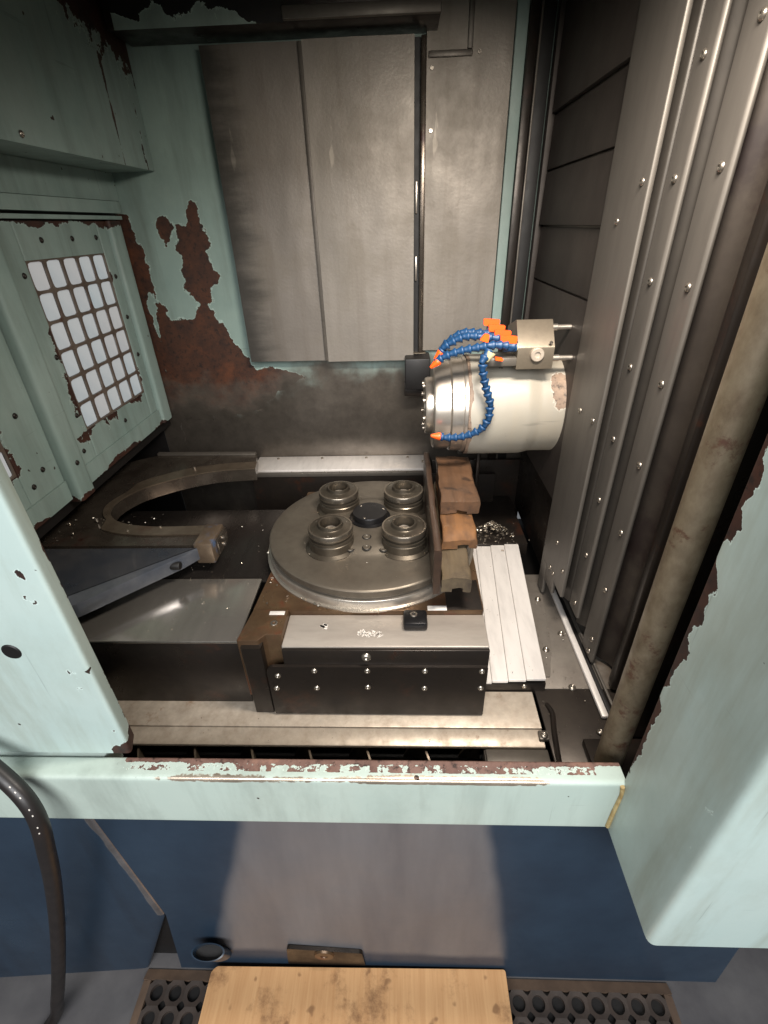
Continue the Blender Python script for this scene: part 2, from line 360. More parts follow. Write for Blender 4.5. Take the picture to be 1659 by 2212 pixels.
def back_wear(c):
    a = max(RUST(c.x, c.z), BLOB(c.x, c.z))*26
    top = (c.z-2.02)*10 + 0.25*nz(c, 9)
    edge = (-0.736-c.x)*40 + 0.9*nz(c, 16) if c.z < 1.64 else -3
    return max(-2.5, min(2.5, max(a, top, edge)))
def back_bare(c): return max(-2.5, min(2.5, ((1.15+0.085*max(0, min(1, (c.x+0.44)/0.22)))+0.03*nz(c, 7)-c.z)*7 + 0.35*nz(c, 14)))
bm = gridface((-0.80, 1.50, 0.70), (1.45, 0, 0), (0, 0, 1.45), 170, 170)
wear(bm, back_wear); wear(bm, back_bare, 'bare')
M['backwall'] = paint('back_wall_paint', (138, 156, 148), (120, 140, 134), rough=0.5, rust=((78, 44, 24), (38, 21, 15)), bare=(116, 108, 99), amp=0.75, nscale=26, dirt_amt=0.55, bsoft=0.4)
struct('back_wall', bm, 'backwall')
struct('back_wall_return', box(-1.02, -0.801, 1.50, 1.52, 0.6, 2.12, 0), 'void')
struct('side_wall', box(0.47, 0.50, 0.46, 1.55, 0.6, 2.12, 0), 'void')
struct('outer_wall', box(-1.02, -1.0, 0.46, 1.6, 0.6, 2.12, 0), 'void')
struct('pit_floor', box(-1.0, 0.47, 0.475, 1.5, 0.64, 0.66, 0), 'void')

# ================================================================== front frame
# sill beam
def sill_wear(c):
    v = -2.0
    if c.z > 0.835:
        t = (c.y-0.420)/0.036                       # 0 front lip .. 1 back
        mid = 1-abs((c.x+0.03)/0.42)
        if t > 0.25: v = 0.62*min(1, mid*1.4+0.2)*(1 if t > 0.8 else 0.75) - 0.36 + 0.3*nz(c, 30)
        if c.x > 0.30 or c.x < -0.46: v -= 0.7
    if c.z > 0.843 and c.y > 0.449 and c.x > -0.46: v = 0.9
    return v
def sill_bare(c):
    d = hypot(c.y-0.420, c.z-0.856)
    if d < 0.014 and c.x < 0.27 and c.x > -0.45: return 0.55-(d/0.014)*0.9+0.4*nz(c, 11) - max(0, (-0.36-c.x)*9) - max(0, (c.x-0.20)*12)
    return -2
prof = roundpoly([(0.420, 0.728), (0.420, 0.856, 0.008), (0.456, 0.856, 0.004), (0.456, 0.735), (0.45, 0.728)], 0.003, 5, 0.006)
bm = extr(prof, 'x', -1.05, 0.340, 260); wear(bm, sill_wear); wear(bm, sill_bare, 'bare')
M['sillpaint'] = paint('sill_chipped_paint', (182, 195, 185), (172, 187, 178), rough=0.4, rust=((128, 100, 90), (84, 58, 50)), bare=(206, 190, 170), amp=0.95, nscale=90)
sill = thing('door_sill', 'teal horizontal sill beam with chipped paint and worn bright edge across the opening', 'sill', (-0.36, 0.438, 0.728))
obj('beam', bm, 'sillpaint', sill)
obj('track', box(-1.05, -0.50, 0.457, 0.492, 0.80, 0.852, 0.002), 'teal_front', sill)
pts = [Vector((0.333, 0.4185, 0.852)), Vector((0.337, 0.4185, 0.83)), Vector((0.335, 0.4185, 0.78)), Vector((0.3345, 0.4185, 0.735))]
M['caulk'] = plain('yellowed_caulk', (186, 168, 120), 0.6, 0, (140, 112, 66), 60)
obj('caulk_seam', tube(pts, 0.0035, 8), 'caulk', sill)

# right post: box standing forward of the sill
def rp_wear(c):
    d = abs(c.y-0.425) + abs(c.x-0.337)*0.5
    v = -2.0
    if c.z > 0.88: v = 0.55 - d/0.017 + 0.9*nz(c, 26)+0.5*nz(c, 60) + (0.35*nz((0, 0, c.z), 7) if c.z < 1.55 else -0.5)
    v = max(v, -0.40 - 0.5*abs(c.y-0.29)/0.03 + 0.35*nz(c, 50) - (0.3 if c.z > 1.1 else 0))
    return max(-2, v)
prof = roundpoly([(0.337, 0.268, 0.012), (0.337, 0.426, 0.004), (0.62, 0.426), (0.62, 0.268)], 0.006, 5, 0.008)
bm = extr(prof, 'z', 0.728, 2.3, 170)
wear(bm, rp_wear); wear(bm, lambda c: -2, 'bare')
post = thing('door_post', 'wide teal right hand door post standing forward of the sill', 'post', (0.47, 0.35, 0.728))
obj('shell', bm, 'teal_front', post)
for p in ((0.575, 0.2665, 0.86), (0.52, 0.2665, 0.81)): inst('bolt', BOLT, post, p, TO_NY, 1.2)
# rusty tube behind the right post
prof = [(0.356+0.0215*cos(2*pi*i/40), 0.502+0.0215*sin(2*pi*i/40)) for i in range(40)]
pole = thing('guard_pole', 'vertical brown worn steel tube beside the right teal post', 'pole', (0.356, 0.502, 0.76))
obj('tube', extr(prof, 'z', 0.775, 2.2, 1), 'pole', pole)
obj('foot_plate', box(0.33, 0.44, 0.47, 0.55, 0.7605, 0.775, 0.002), 'dark', pole)
for p in ((0.372, 0.572, 0.7615), (0.349, 0.545, 0.7615), (0.395, 0.545, 0.7755)): inst('bolt', BOLT, pole, p, TO_PZ, 1.0)
# dark strip filling the gap behind the pole
tag(obj('gap_strip', box(0.378, 0.468, 0.560, 0.572, 0.765, 2.1, 0.002), 'dark'), 'dark strip filling the gap behind the brown tube', 'strip')

# sliding door (left)
def sd_wear(c):
    d = hypot(max(0, -0.458-c.x), 0) if c.y < 0.5 else 9
    v = -0.22 - 0.4*abs(c.x+0.480)/0.03 + 0.35*nz(c, 55) + 0.2*nz(c, 12) if c.y < 0.47 else -0.6+0.4*nz(c, 50)
    if c.z < 0.90 and c.x > -0.48: v = max(v, 0.9-(c.z-0.862)/0.03)
    if c.y > 0.489 and c.z < 1.3: v = max(v, -0.1+0.7*nz(c, 20))
    return max(-2, v)
prof = roundpoly([(-1.0, 0.458), (-0.450, 0.458, 0.010), (-0.464, 0.494, 0.004), (-1.0, 0.494)], 0.004, 5, 0.008)
bm = extr(prof, 'z', 0.862, 2.3, 170); wear(bm, sd_wear); wear(bm, lambda c: -2, 'bare')
door = thing('sliding_door', 'pale teal sliding door edge standing open on the left of the sill', 'door', (-0.73, 0.476, 0.862))
obj('leaf', bm, 'teal_front', door)
obj('handle_hole', lathe([(0, 0.4565), (0.012, 0.4565), (0.014, 0.458), (0.014, 0.46)], 'y', (-0.55, 0, 1.10), 20), 'void', door)

# ================================================================== left partition with lattice windows
part = thing('window_partition', 'chipped teal partition with a lattice window on the left side of the chamber', 'partition', (-0.75, 1.05, 1.07))
LY0, LZ0, TY, TZ = 1.06, 1.197, 0.06, 0.0597
def lattice(y0):
    bm = bmesh.new(); x0, x1 = -0.7555, -0.7515; n = 28
    for c in range(5):
        for r in range(6):
            cy, cz = y0+(c+0.5)*TY, LZ0+(r+0.5)*TZ; hy, hz = TY/2, TZ/2; a, b = 0.0268, 0.0268
            inner, outer = [], []
            for i in range(n):
                t = 2*pi*i/n+0.11; ct, st = cos(t), sin(t)
                q = 7.0; s = (abs(ct/a)**q+abs(st/b)**q)**(-1/q); inner.append((cy+ct*s, cz+st*s))
                s = min(hy/abs(ct) if abs(ct) > 1e-6 else 9, hz/abs(st) if abs(st) > 1e-6 else 9); outer.append((cy+ct*s, cz+st*s))
            I1 = [bm.verts.new((x1, *p)) for p in inner]; O1 = [bm.verts.new((x1, *p)) for p in outer]; I0 = [bm.verts.new((x0, *p)) for p in inner]
            for i in range(n):
                j = (i+1) % n
                bm.faces.new((I1[i], O1[i], O1[j], I1[j])); bm.faces.new((I0[i], I1[i], I1[j], I0[j]))
            cs = [bm.verts.new((x1, cy+sy*hy, cz+sz*hz)) for sy, sz in ((1, 1), (-1, 1), (-1, -1), (1, -1))]
            for ang, cv in zip((0.25, 0.75, 1.25, 1.75), cs):
                kf = (ang*pi-0.11)/(2*pi)*n; i0 = int(math.floor(kf)) % n
                bm.faces.new((O1[i0], cv, O1[(i0+1) % n]))
    return bm
M['lattice'] = metal('lattice_brown', (118, 106, 96), (84, 70, 60), (0.4, 0.6), 0.3, 20, stain=(74, 42, 26), stain_amt=0.56)
obj('lattice', lattice(LY0), 'lattice', part)
obj('lattice', lattice(LY0-0.545), 'lattice', part)
pb = box(-0.002, 0.002, -0.0270, 0.0270, -0.0270, 0.0270, 0.001, 1); PANE = bpy.data.meshes.new('pane'); pb.to_mesh(PANE); pb.free(); PANE.materials.append(M['pane'])
for c in range(5):
    for r in range(6): inst('pane', PANE, part, (-0.7585, LY0+(c+0.5)*TY, LZ0+(r+0.5)*TZ))
for c in range(3, 5):
    for r in range(6): inst('pane', PANE, part, (-0.7585, LY0-0.545+(c+0.5)*TY, LZ0+(r+0.5)*TZ))
def win_wear(c):
    v = -1.2
    for y0 in (LY0, LY0-0.545):
        y1, z0, z1 = y0+0.30, LZ0, LZ0+0.358
        dy = max(y0-c.y, 0, c.y-y1); dz = max(z0-c.z, 0, c.z-z1); d = hypot(dy, dz)
        w = (-0.22 if y0 > 1 else 0.1) - d/0.040 + 0.9*nz(c, 11)
        if c.z < z0: w += 0.75*max(0, 1-(c.y-y0)/0.20)
        if c.y < y0 and c.z < 1.42: w += 0.25
        v = max(v, w)
    v = max(v, 0.35-(1.625-c.z)/0.022 + 0.8*nz(c, 13) if 1.59 < c.z < 1.6255 else -1)
    v = max(v, 0.75-(c.z-1.072)/0.022+0.8*nz(c, 15))
    if 1.455 < c.y and c.z < 1.6: v = max(v, 0.1+0.6*nz(c, 18))
    return max(-1.5, v)
def tplate(name, y0, y1, z0, z1, x0, x1, bev=0.003, mat='teal_in', parent=part, fn=win_wear, res=0.009):
    prof = roundpoly([(x0, y0), (x1, y0), (x1, y1), (x0, y1)], bev, 3, res)
    bm = extr(prof, 'z', z0, z1, max(2, int((z1-z0)/res))); wear(bm, fn); wear(bm, lambda c: -2, 'bare')
    return obj(name, bm, mat, parent)
tplate('window_frame', 0.985, 1.06, 1.13, 1.625, -0.762, -0.750)
tplate('window_frame', 1.36, 1.402, 1.13, 1.625, -0.762, -0.750)
tplate('window_frame', 1.0605, 1.3595, 1.5555, 1.625, -0.762, -0.750)
tplate('window_frame', 1.0605, 1.3595, 1.13, 1.1965, -0.762, -0.750)
tplate('edge_strip', 1.404, 1.462, 1.085, 1.625, -0.775, -0.738, 0.008)
tplate('mullion', 0.928, 0.984, 1.075, 1.640, -0.775, -0.728, 0.010)
tplate('bottom_rail', 0.986, 1.403, 1.085, 1.129, -0.775, -0.746, 0.004)
tplate('window_frame', 0.816, 0.926, 1.13, 1.625, -0.762, -0.750)
tplate('window_frame', 0.45, 0.8155, 1.13, 1.1965, -0.762, -0.750)
tplate('bottom_rail', 0.45, 0.926, 1.085, 1.129, -0.775, -0.746, 0.004)
tplate('top_rail', 0.45, 1.475, 1.628, 1.636, -0.775, -0.738, 0.002)
tplate('top_rail', 0.45, 1.475, 1.642, 1.668, -0.775, -0.734, 0.006)
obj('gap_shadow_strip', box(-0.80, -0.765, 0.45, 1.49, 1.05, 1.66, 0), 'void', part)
for (y, z) in ((1.04, 1.53), (1.045, 1.37), (1.04, 1.24), (1.02, 1.16), (1.22, 1.162), (1.38, 1.50), (1.38, 1.40), (1.38, 1.30), (1.13, 1.59), (1.24, 1.59), (1.34, 1.59), (0.88, 1.18), (0.84, 1.16), (0.87, 1.30), (0.955, 1.16)):
    inst('bolt', DBOLT, part, (-0.7495 if y != 0.955 else -0.7275, y, z), TO_PX, 0.85).material_slots
# teal fascia above the windows and header box
def hd_wear(c):
    v = -1.6
    for y, w in ((1.343, 0.004), (1.46, 0.004)):
        if c.z > 1.72: v = max(v, 0.75-abs(c.y-y-0.01*nz((0, 0, c.z), 9))/w*0.8 + 0.4*nz(c, 25) - max(0, c.z-1.86)*6)
    v = max(v, (c.z-1.93)*8 + (c.y-1.2)*2.5 + 0.3*nz(c, 8) - 0.5)
    return max(-1.6, min(1.5, v))
hb = thing('header_box', 'shadowed teal box section overhanging the lattice window', 'box section', (-0.71, 0.97, 1.732))
prof = roundpoly([(-0.80, 0.46), (-0.632, 0.46), (-0.632, 1.499), (-0.80, 1.499)], 0.004, 3, 0.01)
bm = extr(prof, 'z', 1.732, 2.1, 40); wear(bm, hd_wear); wear(bm, lambda c: -2, 'bare'); obj('shell', bm, 'teal_in', hb)
inst('bolt', BOLT, hb, (-0.631, 0.995, 1.745), TO_PX, 0.8)
fa = tplate('window_fascia', 0.45, 1.4985, 1.67, 1.731, -0.80, -0.745, 0.002, parent=None, fn=lambda c: -1.2+0.4*nz(c, 10))
tag(fa, 'narrow dim teal strip between the header box and the lattice window', 'fascia')

# ================================================================== back shields and top beam
def sheet(name, x0, x1, z0, z1, y, label, th=0.006, warp=None, mat='shield', fold=0.012):
    t = thing(name, label, 'metal sheet', ((x0+x1)/2, y, z0))
    n = 26
    bm = gridface((x0, y, z0), (x1-x0, 0, 0), (0, 0, z1-z0), n, n, warp=lambda u, v: Vector((0, -0.003*sin(pi*u)*sin(pi*v)+0.0022*nz((u*3, v*4, x0), 1)+0.0009*nz((u*8, v*11, x0+3), 1), 0)))
    for e in [e for e in bm.edges if e.is_boundary]: pass
    r = bmesh.ops.extrude_edge_only(bm, edges=[e for e in bm.edges if e.is_boundary])
    bmesh.ops.translate(bm, verts=[g for g in r['geom'] if isinstance(g, bmesh.types.BMVert)], vec=(0, fold, 0))
    obj('panel', bm, mat, t)
    return t
s1 = sheet('back_shield', -0.452, -0.222, 1.252, 1.957, 1.462, 'left grey steel sheet hanging on the back wall, next to the rust patch', fold=0.036, mat='shield_shaded')
s2 = sheet('back_shield', -0.216, 0.037, 1.250, 1.957, 1.452, 'middle grey steel sheet hanging on the back wall, widest of three', fold=0.046)
s3 = sheet('back_shield', 0.066, 0.262, 1.270, 2.08, 1.484, 'scratched grey steel sheet on the back wall, above the spindle', fold=0.015)
obj('edge_trim', box(-0.226, -0.2165, 1.4545, 1.462, 1.252, 1.955, 0.001), 'wallsteel', s1)
obj('raised_rim', box(0.070, 0.170, 1.476, 1.483, 1.922, 1.934, 0.002), 'wallsteel', s3)
obj('raised_rim', box(0.158, 0.170, 1.476, 1.483, 1.9345, 2.05, 0.002), 'wallsteel', s3)
for p in ((0.078, 1.483, 1.905), (0.078, 1.483, 1.79), (0.186, 1.483, 1.93)): inst('bolt', SOCK, s3, p, TO_NY, 0.6)
rg = thing('guide_slot', 'narrow dark vertical slot between the middle and right back sheets', 'guide', (0.05, 1.49, 1.26))
obj('channel', box(0.0385, 0.052, 1.486, 1.499, 1.262, 1.96, 0), 'void', rg)
obj('strip', box(0.0525, 0.0655, 1.470, 1.499, 1.262, 1.96, 0.002), 'arm', rg)
for (z0, z1) in ((1.46, 1.52), (1.62, 1.69)): obj('bright_insert', box(0.0415, 0.0465, 1.478, 1.4855, z0, z1, 0.001), 'chrome', rg)
for z in (1.262, 1.235): obj('end_block', box(0.036, 0.075, 1.468, 1.499, z-0.011, z+0.004, 0.002), 'mani', rg)
bm_ = thing('top_beam', 'dark steel beam along the top of the back wall', 'beam', (-0.25, 1.40, 1.965))
obj('web', box(-0.62, 0.090, 1.385, 1.499, 1.968, 2.09, 0.003), 'dark', bm_)
obj('lip', box(-0.24, 0.0905, 1.372, 1.3845, 1.968, 1.990, 0.003), 'wallsteel', bm_)
# peeling teal paint on the left end of the beam
bm = gridface((-0.60, 1.379, 1.966), (0.36, 0, 0), (0, 0, 0.09), 60, 18)
wear(bm, lambda c: max(-1.2, min(1.5, (c.z-1.992)*34 + max(0, c.x+0.40)*9 + 0.9*nz(c, 22)))); wear(bm, lambda c: -2, 'bare')
M['peel'] = paint('peeling_teal', (150, 164, 156), (130, 146, 138), rust=((24, 18, 15), (14, 11, 10)), amp=0.8, nscale=40)
obj('peeling_face', bm, 'peel', bm_)
# vertical strips between back wall and right wall
st = thing('corner_strips', 'dark corner of vertical strips where the back wall meets the ribbed cover', 'corner trim', (0.31, 1.49, 1.0))
tplate('teal_strip', 1.478, 1.499, 0.95, 2.08, 0.264, 0.290, 0.002, parent=st, fn=lambda c: -1.0+0.5*nz(c, 20))
obj('rusty_strip', box(0.291, 0.312, 1.470, 1.499, 0.9, 2.08, 0.002), 'dark', st)
obj('strip', box(0.3135, 0.318, 1.462, 1.499, 0.9, 2.08, 0.001), 'wallsteel', st)
obj('strip', box(0.319, 0.352, 1.488, 1.499, 0.9, 2.08, 0.001), 'void', st)
# back ledge
lg = thing('back_ledge', 'bright bare ledge along the foot of the back wall', 'ledge', (-0.2, 1.44, 0.90))
obj('top_plate', box(-0.49, 0.092, 1.392, 1.4985, 0.912, 0.922, 0.002), 'alu', lg)
obj('front_lip', box(-0.49, 0.088, 1.380, 1.391, 0.902, 0.916, 0.002), 'wallsteel', lg)
obj('lip_seam', box(-0.49, 0.30, 1.384, 1.3985, 0.70, 0.9015, 0.001), 'dark', lg)
obj('end_bracket', box(-0.535, -0.4905, 1.36, 1.45, 0.905, 0.945, 0.004), 'arm', lg)
for x in (-0.42, -0.27, -0.12, 0.02): inst('bolt', SOCK, lg, (x, 1.478, 0.922), TO_PZ, 0.6)
inst('bolt', SOCK, lg, (0.072, 1.44, 0.922), TO_PZ, 1.0)

# ================================================================== right: ribbed cover, telescopic column panels
rb = thing('ribbed_cover', 'shadowed steel cover with horizontal overlapping plates behind the spindle', 'cover', (0.38, 1.25, 1.02))
zs = [2.09, 1.81, 1.70, 1.585, 1.462, 1.02]
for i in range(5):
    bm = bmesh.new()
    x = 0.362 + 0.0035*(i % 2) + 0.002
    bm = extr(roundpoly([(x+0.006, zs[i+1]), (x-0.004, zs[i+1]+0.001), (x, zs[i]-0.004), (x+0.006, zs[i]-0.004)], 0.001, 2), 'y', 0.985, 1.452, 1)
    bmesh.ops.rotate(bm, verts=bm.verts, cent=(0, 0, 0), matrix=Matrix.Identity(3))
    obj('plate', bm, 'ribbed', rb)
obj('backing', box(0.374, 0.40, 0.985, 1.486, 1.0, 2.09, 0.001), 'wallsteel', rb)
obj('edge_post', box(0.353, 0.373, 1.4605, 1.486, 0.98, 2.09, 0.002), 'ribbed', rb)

cc = thing('column_cover', 'folded grey sheet steel column cover on the right with rows of screws', 'cover', (0.39, 0.8, 0.76))
def cpanel(pts, z0, z1, mat='column'):
    prof = roundpoly(pts, 0.004, 3); bm = extr(prof, 'z', z0, z1, 1); return obj('panel', bm, mat, cc)
cpanel([(0.357, 1.006, 0.008), (0.357, 0.841, 0.002), (0.361, 0.840, 0.002), (0.366, 0.842), (0.366, 0.998), (0.40, 1.004), (0.40, 1.010)], 0.862, 2.1)
cpanel([(0.357, 1.006, 0.008), (0.357, 0.962, 0.003), (0.366, 0.962), (0.366, 0.998), (0.40, 1.004), (0.40, 1.010)], 0.772, 0.8615)
cpanel([(0.357, 0.9615, 0.001), (0.357, 0.900, 0.003), (0.366, 0.900), (0.366, 0.9615, 0.001)], 0.822, 0.8615)
cpanel([(0.372, 0.90), (0.374, 0.872, 0.004), (0.382, 0.8525), (0.390, 0.8525), (0.382, 0.872, 0.004), (0.380, 0.90)], 0.84, 2.1, 'valley')
cpanel([(0.385, 0.852, 0.002), (0.385, 0.804, 0.002), (0.389, 0.800, 0.002), (0.394, 0.802), (0.394, 0.852)], 0.835, 2.1)
cpanel([(0.398, 0.830), (0.402, 0.822, 0.006), (0.418, 0.806, 0.012), (0.412, 0.7905), (0.420, 0.7905), (0.428, 0.808, 0.012), (0.408, 0.83)], 0.80, 2.1, 'valley')
cpanel([(0.405, 0.790, 0.002), (0.405, 0.734, 0.002), (0.409, 0.730, 0.002), (0.414, 0.732), (0.414, 0.790)], 0.772, 2.1)
cpanel([(0.416, 0.77), (0.420, 0.752, 0.008), (0.448, 0.725, 0.014), (0.446, 0.6905), (0.454, 0.6905), (0.458, 0.73, 0.014), (0.424, 0.77)], 0.772, 2.1, 'stage')
cpanel([(0.428, 0.690), (0.424, 0.665, 0.004), (0.428, 0.662, 0.003), (0.452, 0.655), (0.455, 0.69)], 0.77, 2.1, 'dark')
for y, z, x in [(0.928, 1.592, .3565), (0.861, 1.642, .3565), (0.931, 1.27, .3565), (0.861, 1.274, .3565), (0.918, 0.959, .3565), (0.932, 0.877, .3565), (0.908, 0.877, .3565), (0.857, 0.924, .3565)]:
    inst('screw', BOLT, cc, (x, y, z), TO_NX, 0.8)
for z in (1.771, 1.642, 1.512, 1.382, 1.253, 1.126, 0.993, 0.861): inst('screw', BOLT, cc, (0.3845, 0.823, z), TO_NX, 0.85)
for z in (1.787, 1.649, 1.511, 1.374, 1.235, 1.097, 0.96, 0.823, 0.788): inst('screw', BOLT, cc, (0.4045, 0.750, z), TO_NX, 0.95)

# ================================================================== floor pieces inside the chamber
fl_ = thing('chamber_floor_plate', 'dark steel floor plate in the right corner with screws and a long kerb strip', 'floor plate', (0.35, 0.75, 0.75))
obj('plate', box(0.272, 0.468, 0.6725, 1.05, 0.752, 0.760, 0.001), 'floorsteel', fl_)
obj('front_plate', box(0.272, 0.468, 0.50, 0.672, 0.751, 0.7590, 0.001), 'stage', fl_)
obj('raised_plate', extr(roundpoly([(0.25, 0.70), (0.312, 0.70), (0.338, 0.79), (0.362, 0.97), (0.25, 0.97)], 0.003, 3), 'z', 0.7605, 0.764), 'floorsteel', fl_)
obj('kerb_strip', box(0.384, 0.398, 0.60, 1.03, 0.7605, 0.770, 0.003), 'alu', fl_)
obj('slot', box(0.402, 0.410, 0.56, 1.03, 0.7605, 0.763, 0.001), 'void', fl_)
obj('kerb_strip', box(0.412, 0.418, 0.56, 1.03, 0.7605, 0.768, 0.002), 'column', fl_)
for x, y in ((0.345, 0.943), (0.371, 0.827), (0.322, 0.774), (0.351, 0.675)): inst('bolt', BOLT, fl_, (x, y, 0.764 if y > 0.7 and x < 0.36 else 0.7598), TO_PZ, 1.15)
kb = thing('bent_kerb', 'thin bent dark kerb rail running to the sill beside the bright rails', 'kerb', (0.285, 0.57, 0.76))
obj('rail', tube(smooth_path([(0.288, 0.635, 0.757), (0.292, 0.61, 0.764), (0.285, 0.57, 0.764), (0.276, 0.50, 0.764)], 6), 0.005, 8), 'dark', kb)
obj('bracket', box(0.255, 0.274, 0.556, 0.575, 0.752, 0.762, 0.002), 'wallsteel', kb)
inst('bolt', BOLT, kb, (0.264, 0.564, 0.762), TO_PZ, 1.1)
# slatted cover, lying at a slight angle
sl = thing('slat_cover', 'bright aluminium slatted way cover between the table and the right wall', 'way cover', (0.25, 0.9, 0.76))
edges0 = [0.150, 0.181, 0.214, 0.250, 0.289]; edges1 = [0.185, 0.213, 0.254, 0.293, 0.333]
for i in range(4):
    zt = 0.800 - 0.0035*(3-i)
    bm = bmesh.new()
    A, B_, C_, D_ = (edges0[i], 0.664), (edges0[i+1]+(-0.0006), 0.664), (edges1[i+1]-0.0006, 1.14), (edges1[i], 1.14)
    bm = extr(roundpoly([A, B_, C_, D_], 0.0015, 2), 'z', zt-0.006, zt)
    bmesh.ops.bevel(bm, geom=[e for e in bm.edges if all(v.co.z > zt-0.001 for v in e.verts)], offset=0.0012, segments=2, affect='EDGES')
    obj('slat', bm, 'alu', sl)
obj('front_panel', box(0.150, 0.292, 0.666, 0.674, 0.750, 0.783, 0.002), 'dark', sl)
obj('side_panel', extr(roundpoly([(0.282, 0.676), (0.2885, 0.676), (0.331, 1.13), (0.324, 1.13)], 0.001, 2), 'z', 0.750, 0.793), 'wallsteel', sl)
inst('bolt', BOLT, sl, (0.248, 0.6655, 0.775), TO_NY, 0.8)
# front rails
rl = thing('front_rail', 'long bright worn rail pair in front of the table base', 'rail', (-0.17, 0.58, 0.70))
obj('rail_plate', extr(roundpoly([(0.582, 0.7575), (0.664, 0.7605), (0.664, 0.750), (0.582, 0.747)], 0.002, 2), 'x', -0.66, 0.265), 'rail', rl)
obj('rail_plate', extr(roundpoly([(0.546, 0.7515, 0.004), (0.5805, 0.7565), (0.5805, 0.746), (0.546, 0.744)], 0.002, 2), 'x', -0.66, 0.264), 'rail', rl)
for x in (-0.28, -0.12, 0.08): inst('bolt', SOCK, rl, (x, 0.600, 0.753), TO_PZ, 0.75)
eb = thing('trough_end_block', 'small folded steel block at the right end of the chip trough', 'block', (0.21, 0.51, 0.70))
obj('top_fold', box(0.152, 0.268, 0.512, 0.545, 0.742, 0.748, 0.002), 'wallsteel', eb)
obj('front_fold', box(0.158, 0.268, 0.478, 0.5115, 0.726, 0.733, 0.002), 'rail', eb)
obj('side_fold', box(0.150, 0.157, 0.470, 0.548, 0.69, 0.7415, 0.001), 'wallsteel', eb)
# chip auger
au = thing('chip_auger', 'dark spiral chip auger lying in the trough behind the sill', 'auger', (-0.2, 0.505, 0.66))
obj('shaft', lathe([(0, -0.66), (0.012, -0.66), (0.012, 0.14), (0, 0.14)], 'x', (0, 0.548, 0.690), 16), 'dark', au)
bm = bmesh.new(); prev = None; nT, pitch = 7.2, 0.112
for i in range(int(nT*28)+1):
    a = 2*pi*i/28; x = -0.66+pitch*i/28
    cur = [bm.verts.new((x+dx, 0.548+r*cos(a), 0.690+r*sin(a))) for r, dx in ((0.011, -0.002), (0.046, -0.002), (0.046, 0.002), (0.011, 0.002))]
    if prev:
        for j in range(4): bm.faces.new((prev[j], prev[(j+1) % 4], cur[(j+1) % 4], cur[j]))
    prev = cur
obj('flight', bm, 'rim', au)

# left way cover
wc = thing('left_way_cover', 'glossy brushed steel way cover plates to the left of the table', 'way cover', (-0.5, 0.9, 0.75))
obj('plate', box(-0.72, -0.312, 0.636, 0.822, 0.928, 0.9345, 0.0015), 'cover', wc)
M['cover2'] = metal('oily_way_cover', (84, 78, 74), (58, 53, 50), (0.18, 0.34), 0.85, 5, (1, 0.15, 1), bump=0.03)
obj('plate', box(-0.78, -0.30, 0.8225, 1.132, 0.921, 0.9275, 0.0015), 'cover2', wc)
obj('front_panel', box(-0.72, -0.313, 0.637, 0.643, 0.758, 0.9275, 0.001), 'dark', wc)
obj('rear_panel', box(-0.78, -0.30, 1.126, 1.131, 0.76, 0.9205, 0.001), 'dark', wc)

# ================================================================== rotary table
tb = thing('rotary_table', 'round steel rotary table with four clamping cones on an oily brown base', 'rotary table', (-0.076, 0.9, 0.745))
CX, CY, ZD = -0.076, 0.945, 0.991
base = obj('base', extr(roundpoly([(-0.300, 0.706), (0.158, 0.706), (0.166, 1.20), (-0.270, 1.20)], 0.006, 3), 'z', 0.76, 0.945), 'base', tb)
bmesh_ = extr(roundpoly([(-0.226, 0.622), (0.1565, 0.622), (0.158, 0.7055), (-0.226, 0.7055)], 0.003, 3), 'z', 0.765, 0.936)
obj('front_ledge', topbev(bmesh_, 0.936, 0.0018), 'ledge', tb)
lug = extr(roundpoly([(-0.308, 0.622), (-0.268, 0.622), (-0.256, 0.638), (-0.2265, 0.638), (-0.2265, 0.7055), (-0.297, 0.7055)], 0.003, 3), 'z', 0.80, 0.951)
obj('corner_lug', topbev(lug, 0.951, 0.002), 'base', tb)
obj('support_leg', extr(roundpoly([(-0.300, 0.612), (-0.262, 0.612), (-0.262, 0.65), (-0.300, 0.65)], 0.004, 3), 'z', 0.748, 0.94), 'dark', tb)
obj('ledge_face', box(-0.2245, 0.1565, 0.614, 0.6215, 0.768, 0.934, 0.002), 'dark', tb)
cov = obj('front_cover', extr(roundpoly([(-0.258, 0.762), (0.155, 0.762), (0.155, 0.898), (-0.258, 0.898, 0.018)], 0.003, 5), 'y', 0.607, 0.6135), 'dark', tb)
for x, z in ((-0.167, 0.89), (-0.068, 0.89), (0.039, 0.89), (0.144, 0.89), (-0.245, 0.841), (-0.167, 0.842), (-0.069, 0.845), (0.039, 0.843), (0.145, 0.844), (-0.238, 0.876)):
    inst('screw', BOLT, tb, (x, 0.607, z-0.002), TO_NY, 0.85)
inst('screw', BOLT, tb, (-0.069, 0.6135, 0.918), TO_NY, 1.35)
stop = obj('stop_block', box(0.0, 0.046, 0.660, 0.70, 0.9365, 0.956, 0.005), 'cap', tb)
inst('screw', SOCK, stop, (0.02, 0.684, 0.953), TO_PZ, 1.0)
inst('screw', SOCK, tb, (-0.247, 0.666, 0.9475), TO_PZ, 1.0)
obj('name_tag', box(-0.262, -0.232, 0.689, 0.699, 0.951, 0.9522, 0.0004), 'alu', tb)
obj('name_tag', box(0.048, 0.086, 0.707, 0.720, 0.9452, 0.9464, 0.0004), 'alu', tb)
obj('dark_patch', box(0.086, 0.156, 0.709, 0.80, 0.9452, 0.9460, 0.0004), 'dark', tb)  # thin dark patch on the base top near the block ends
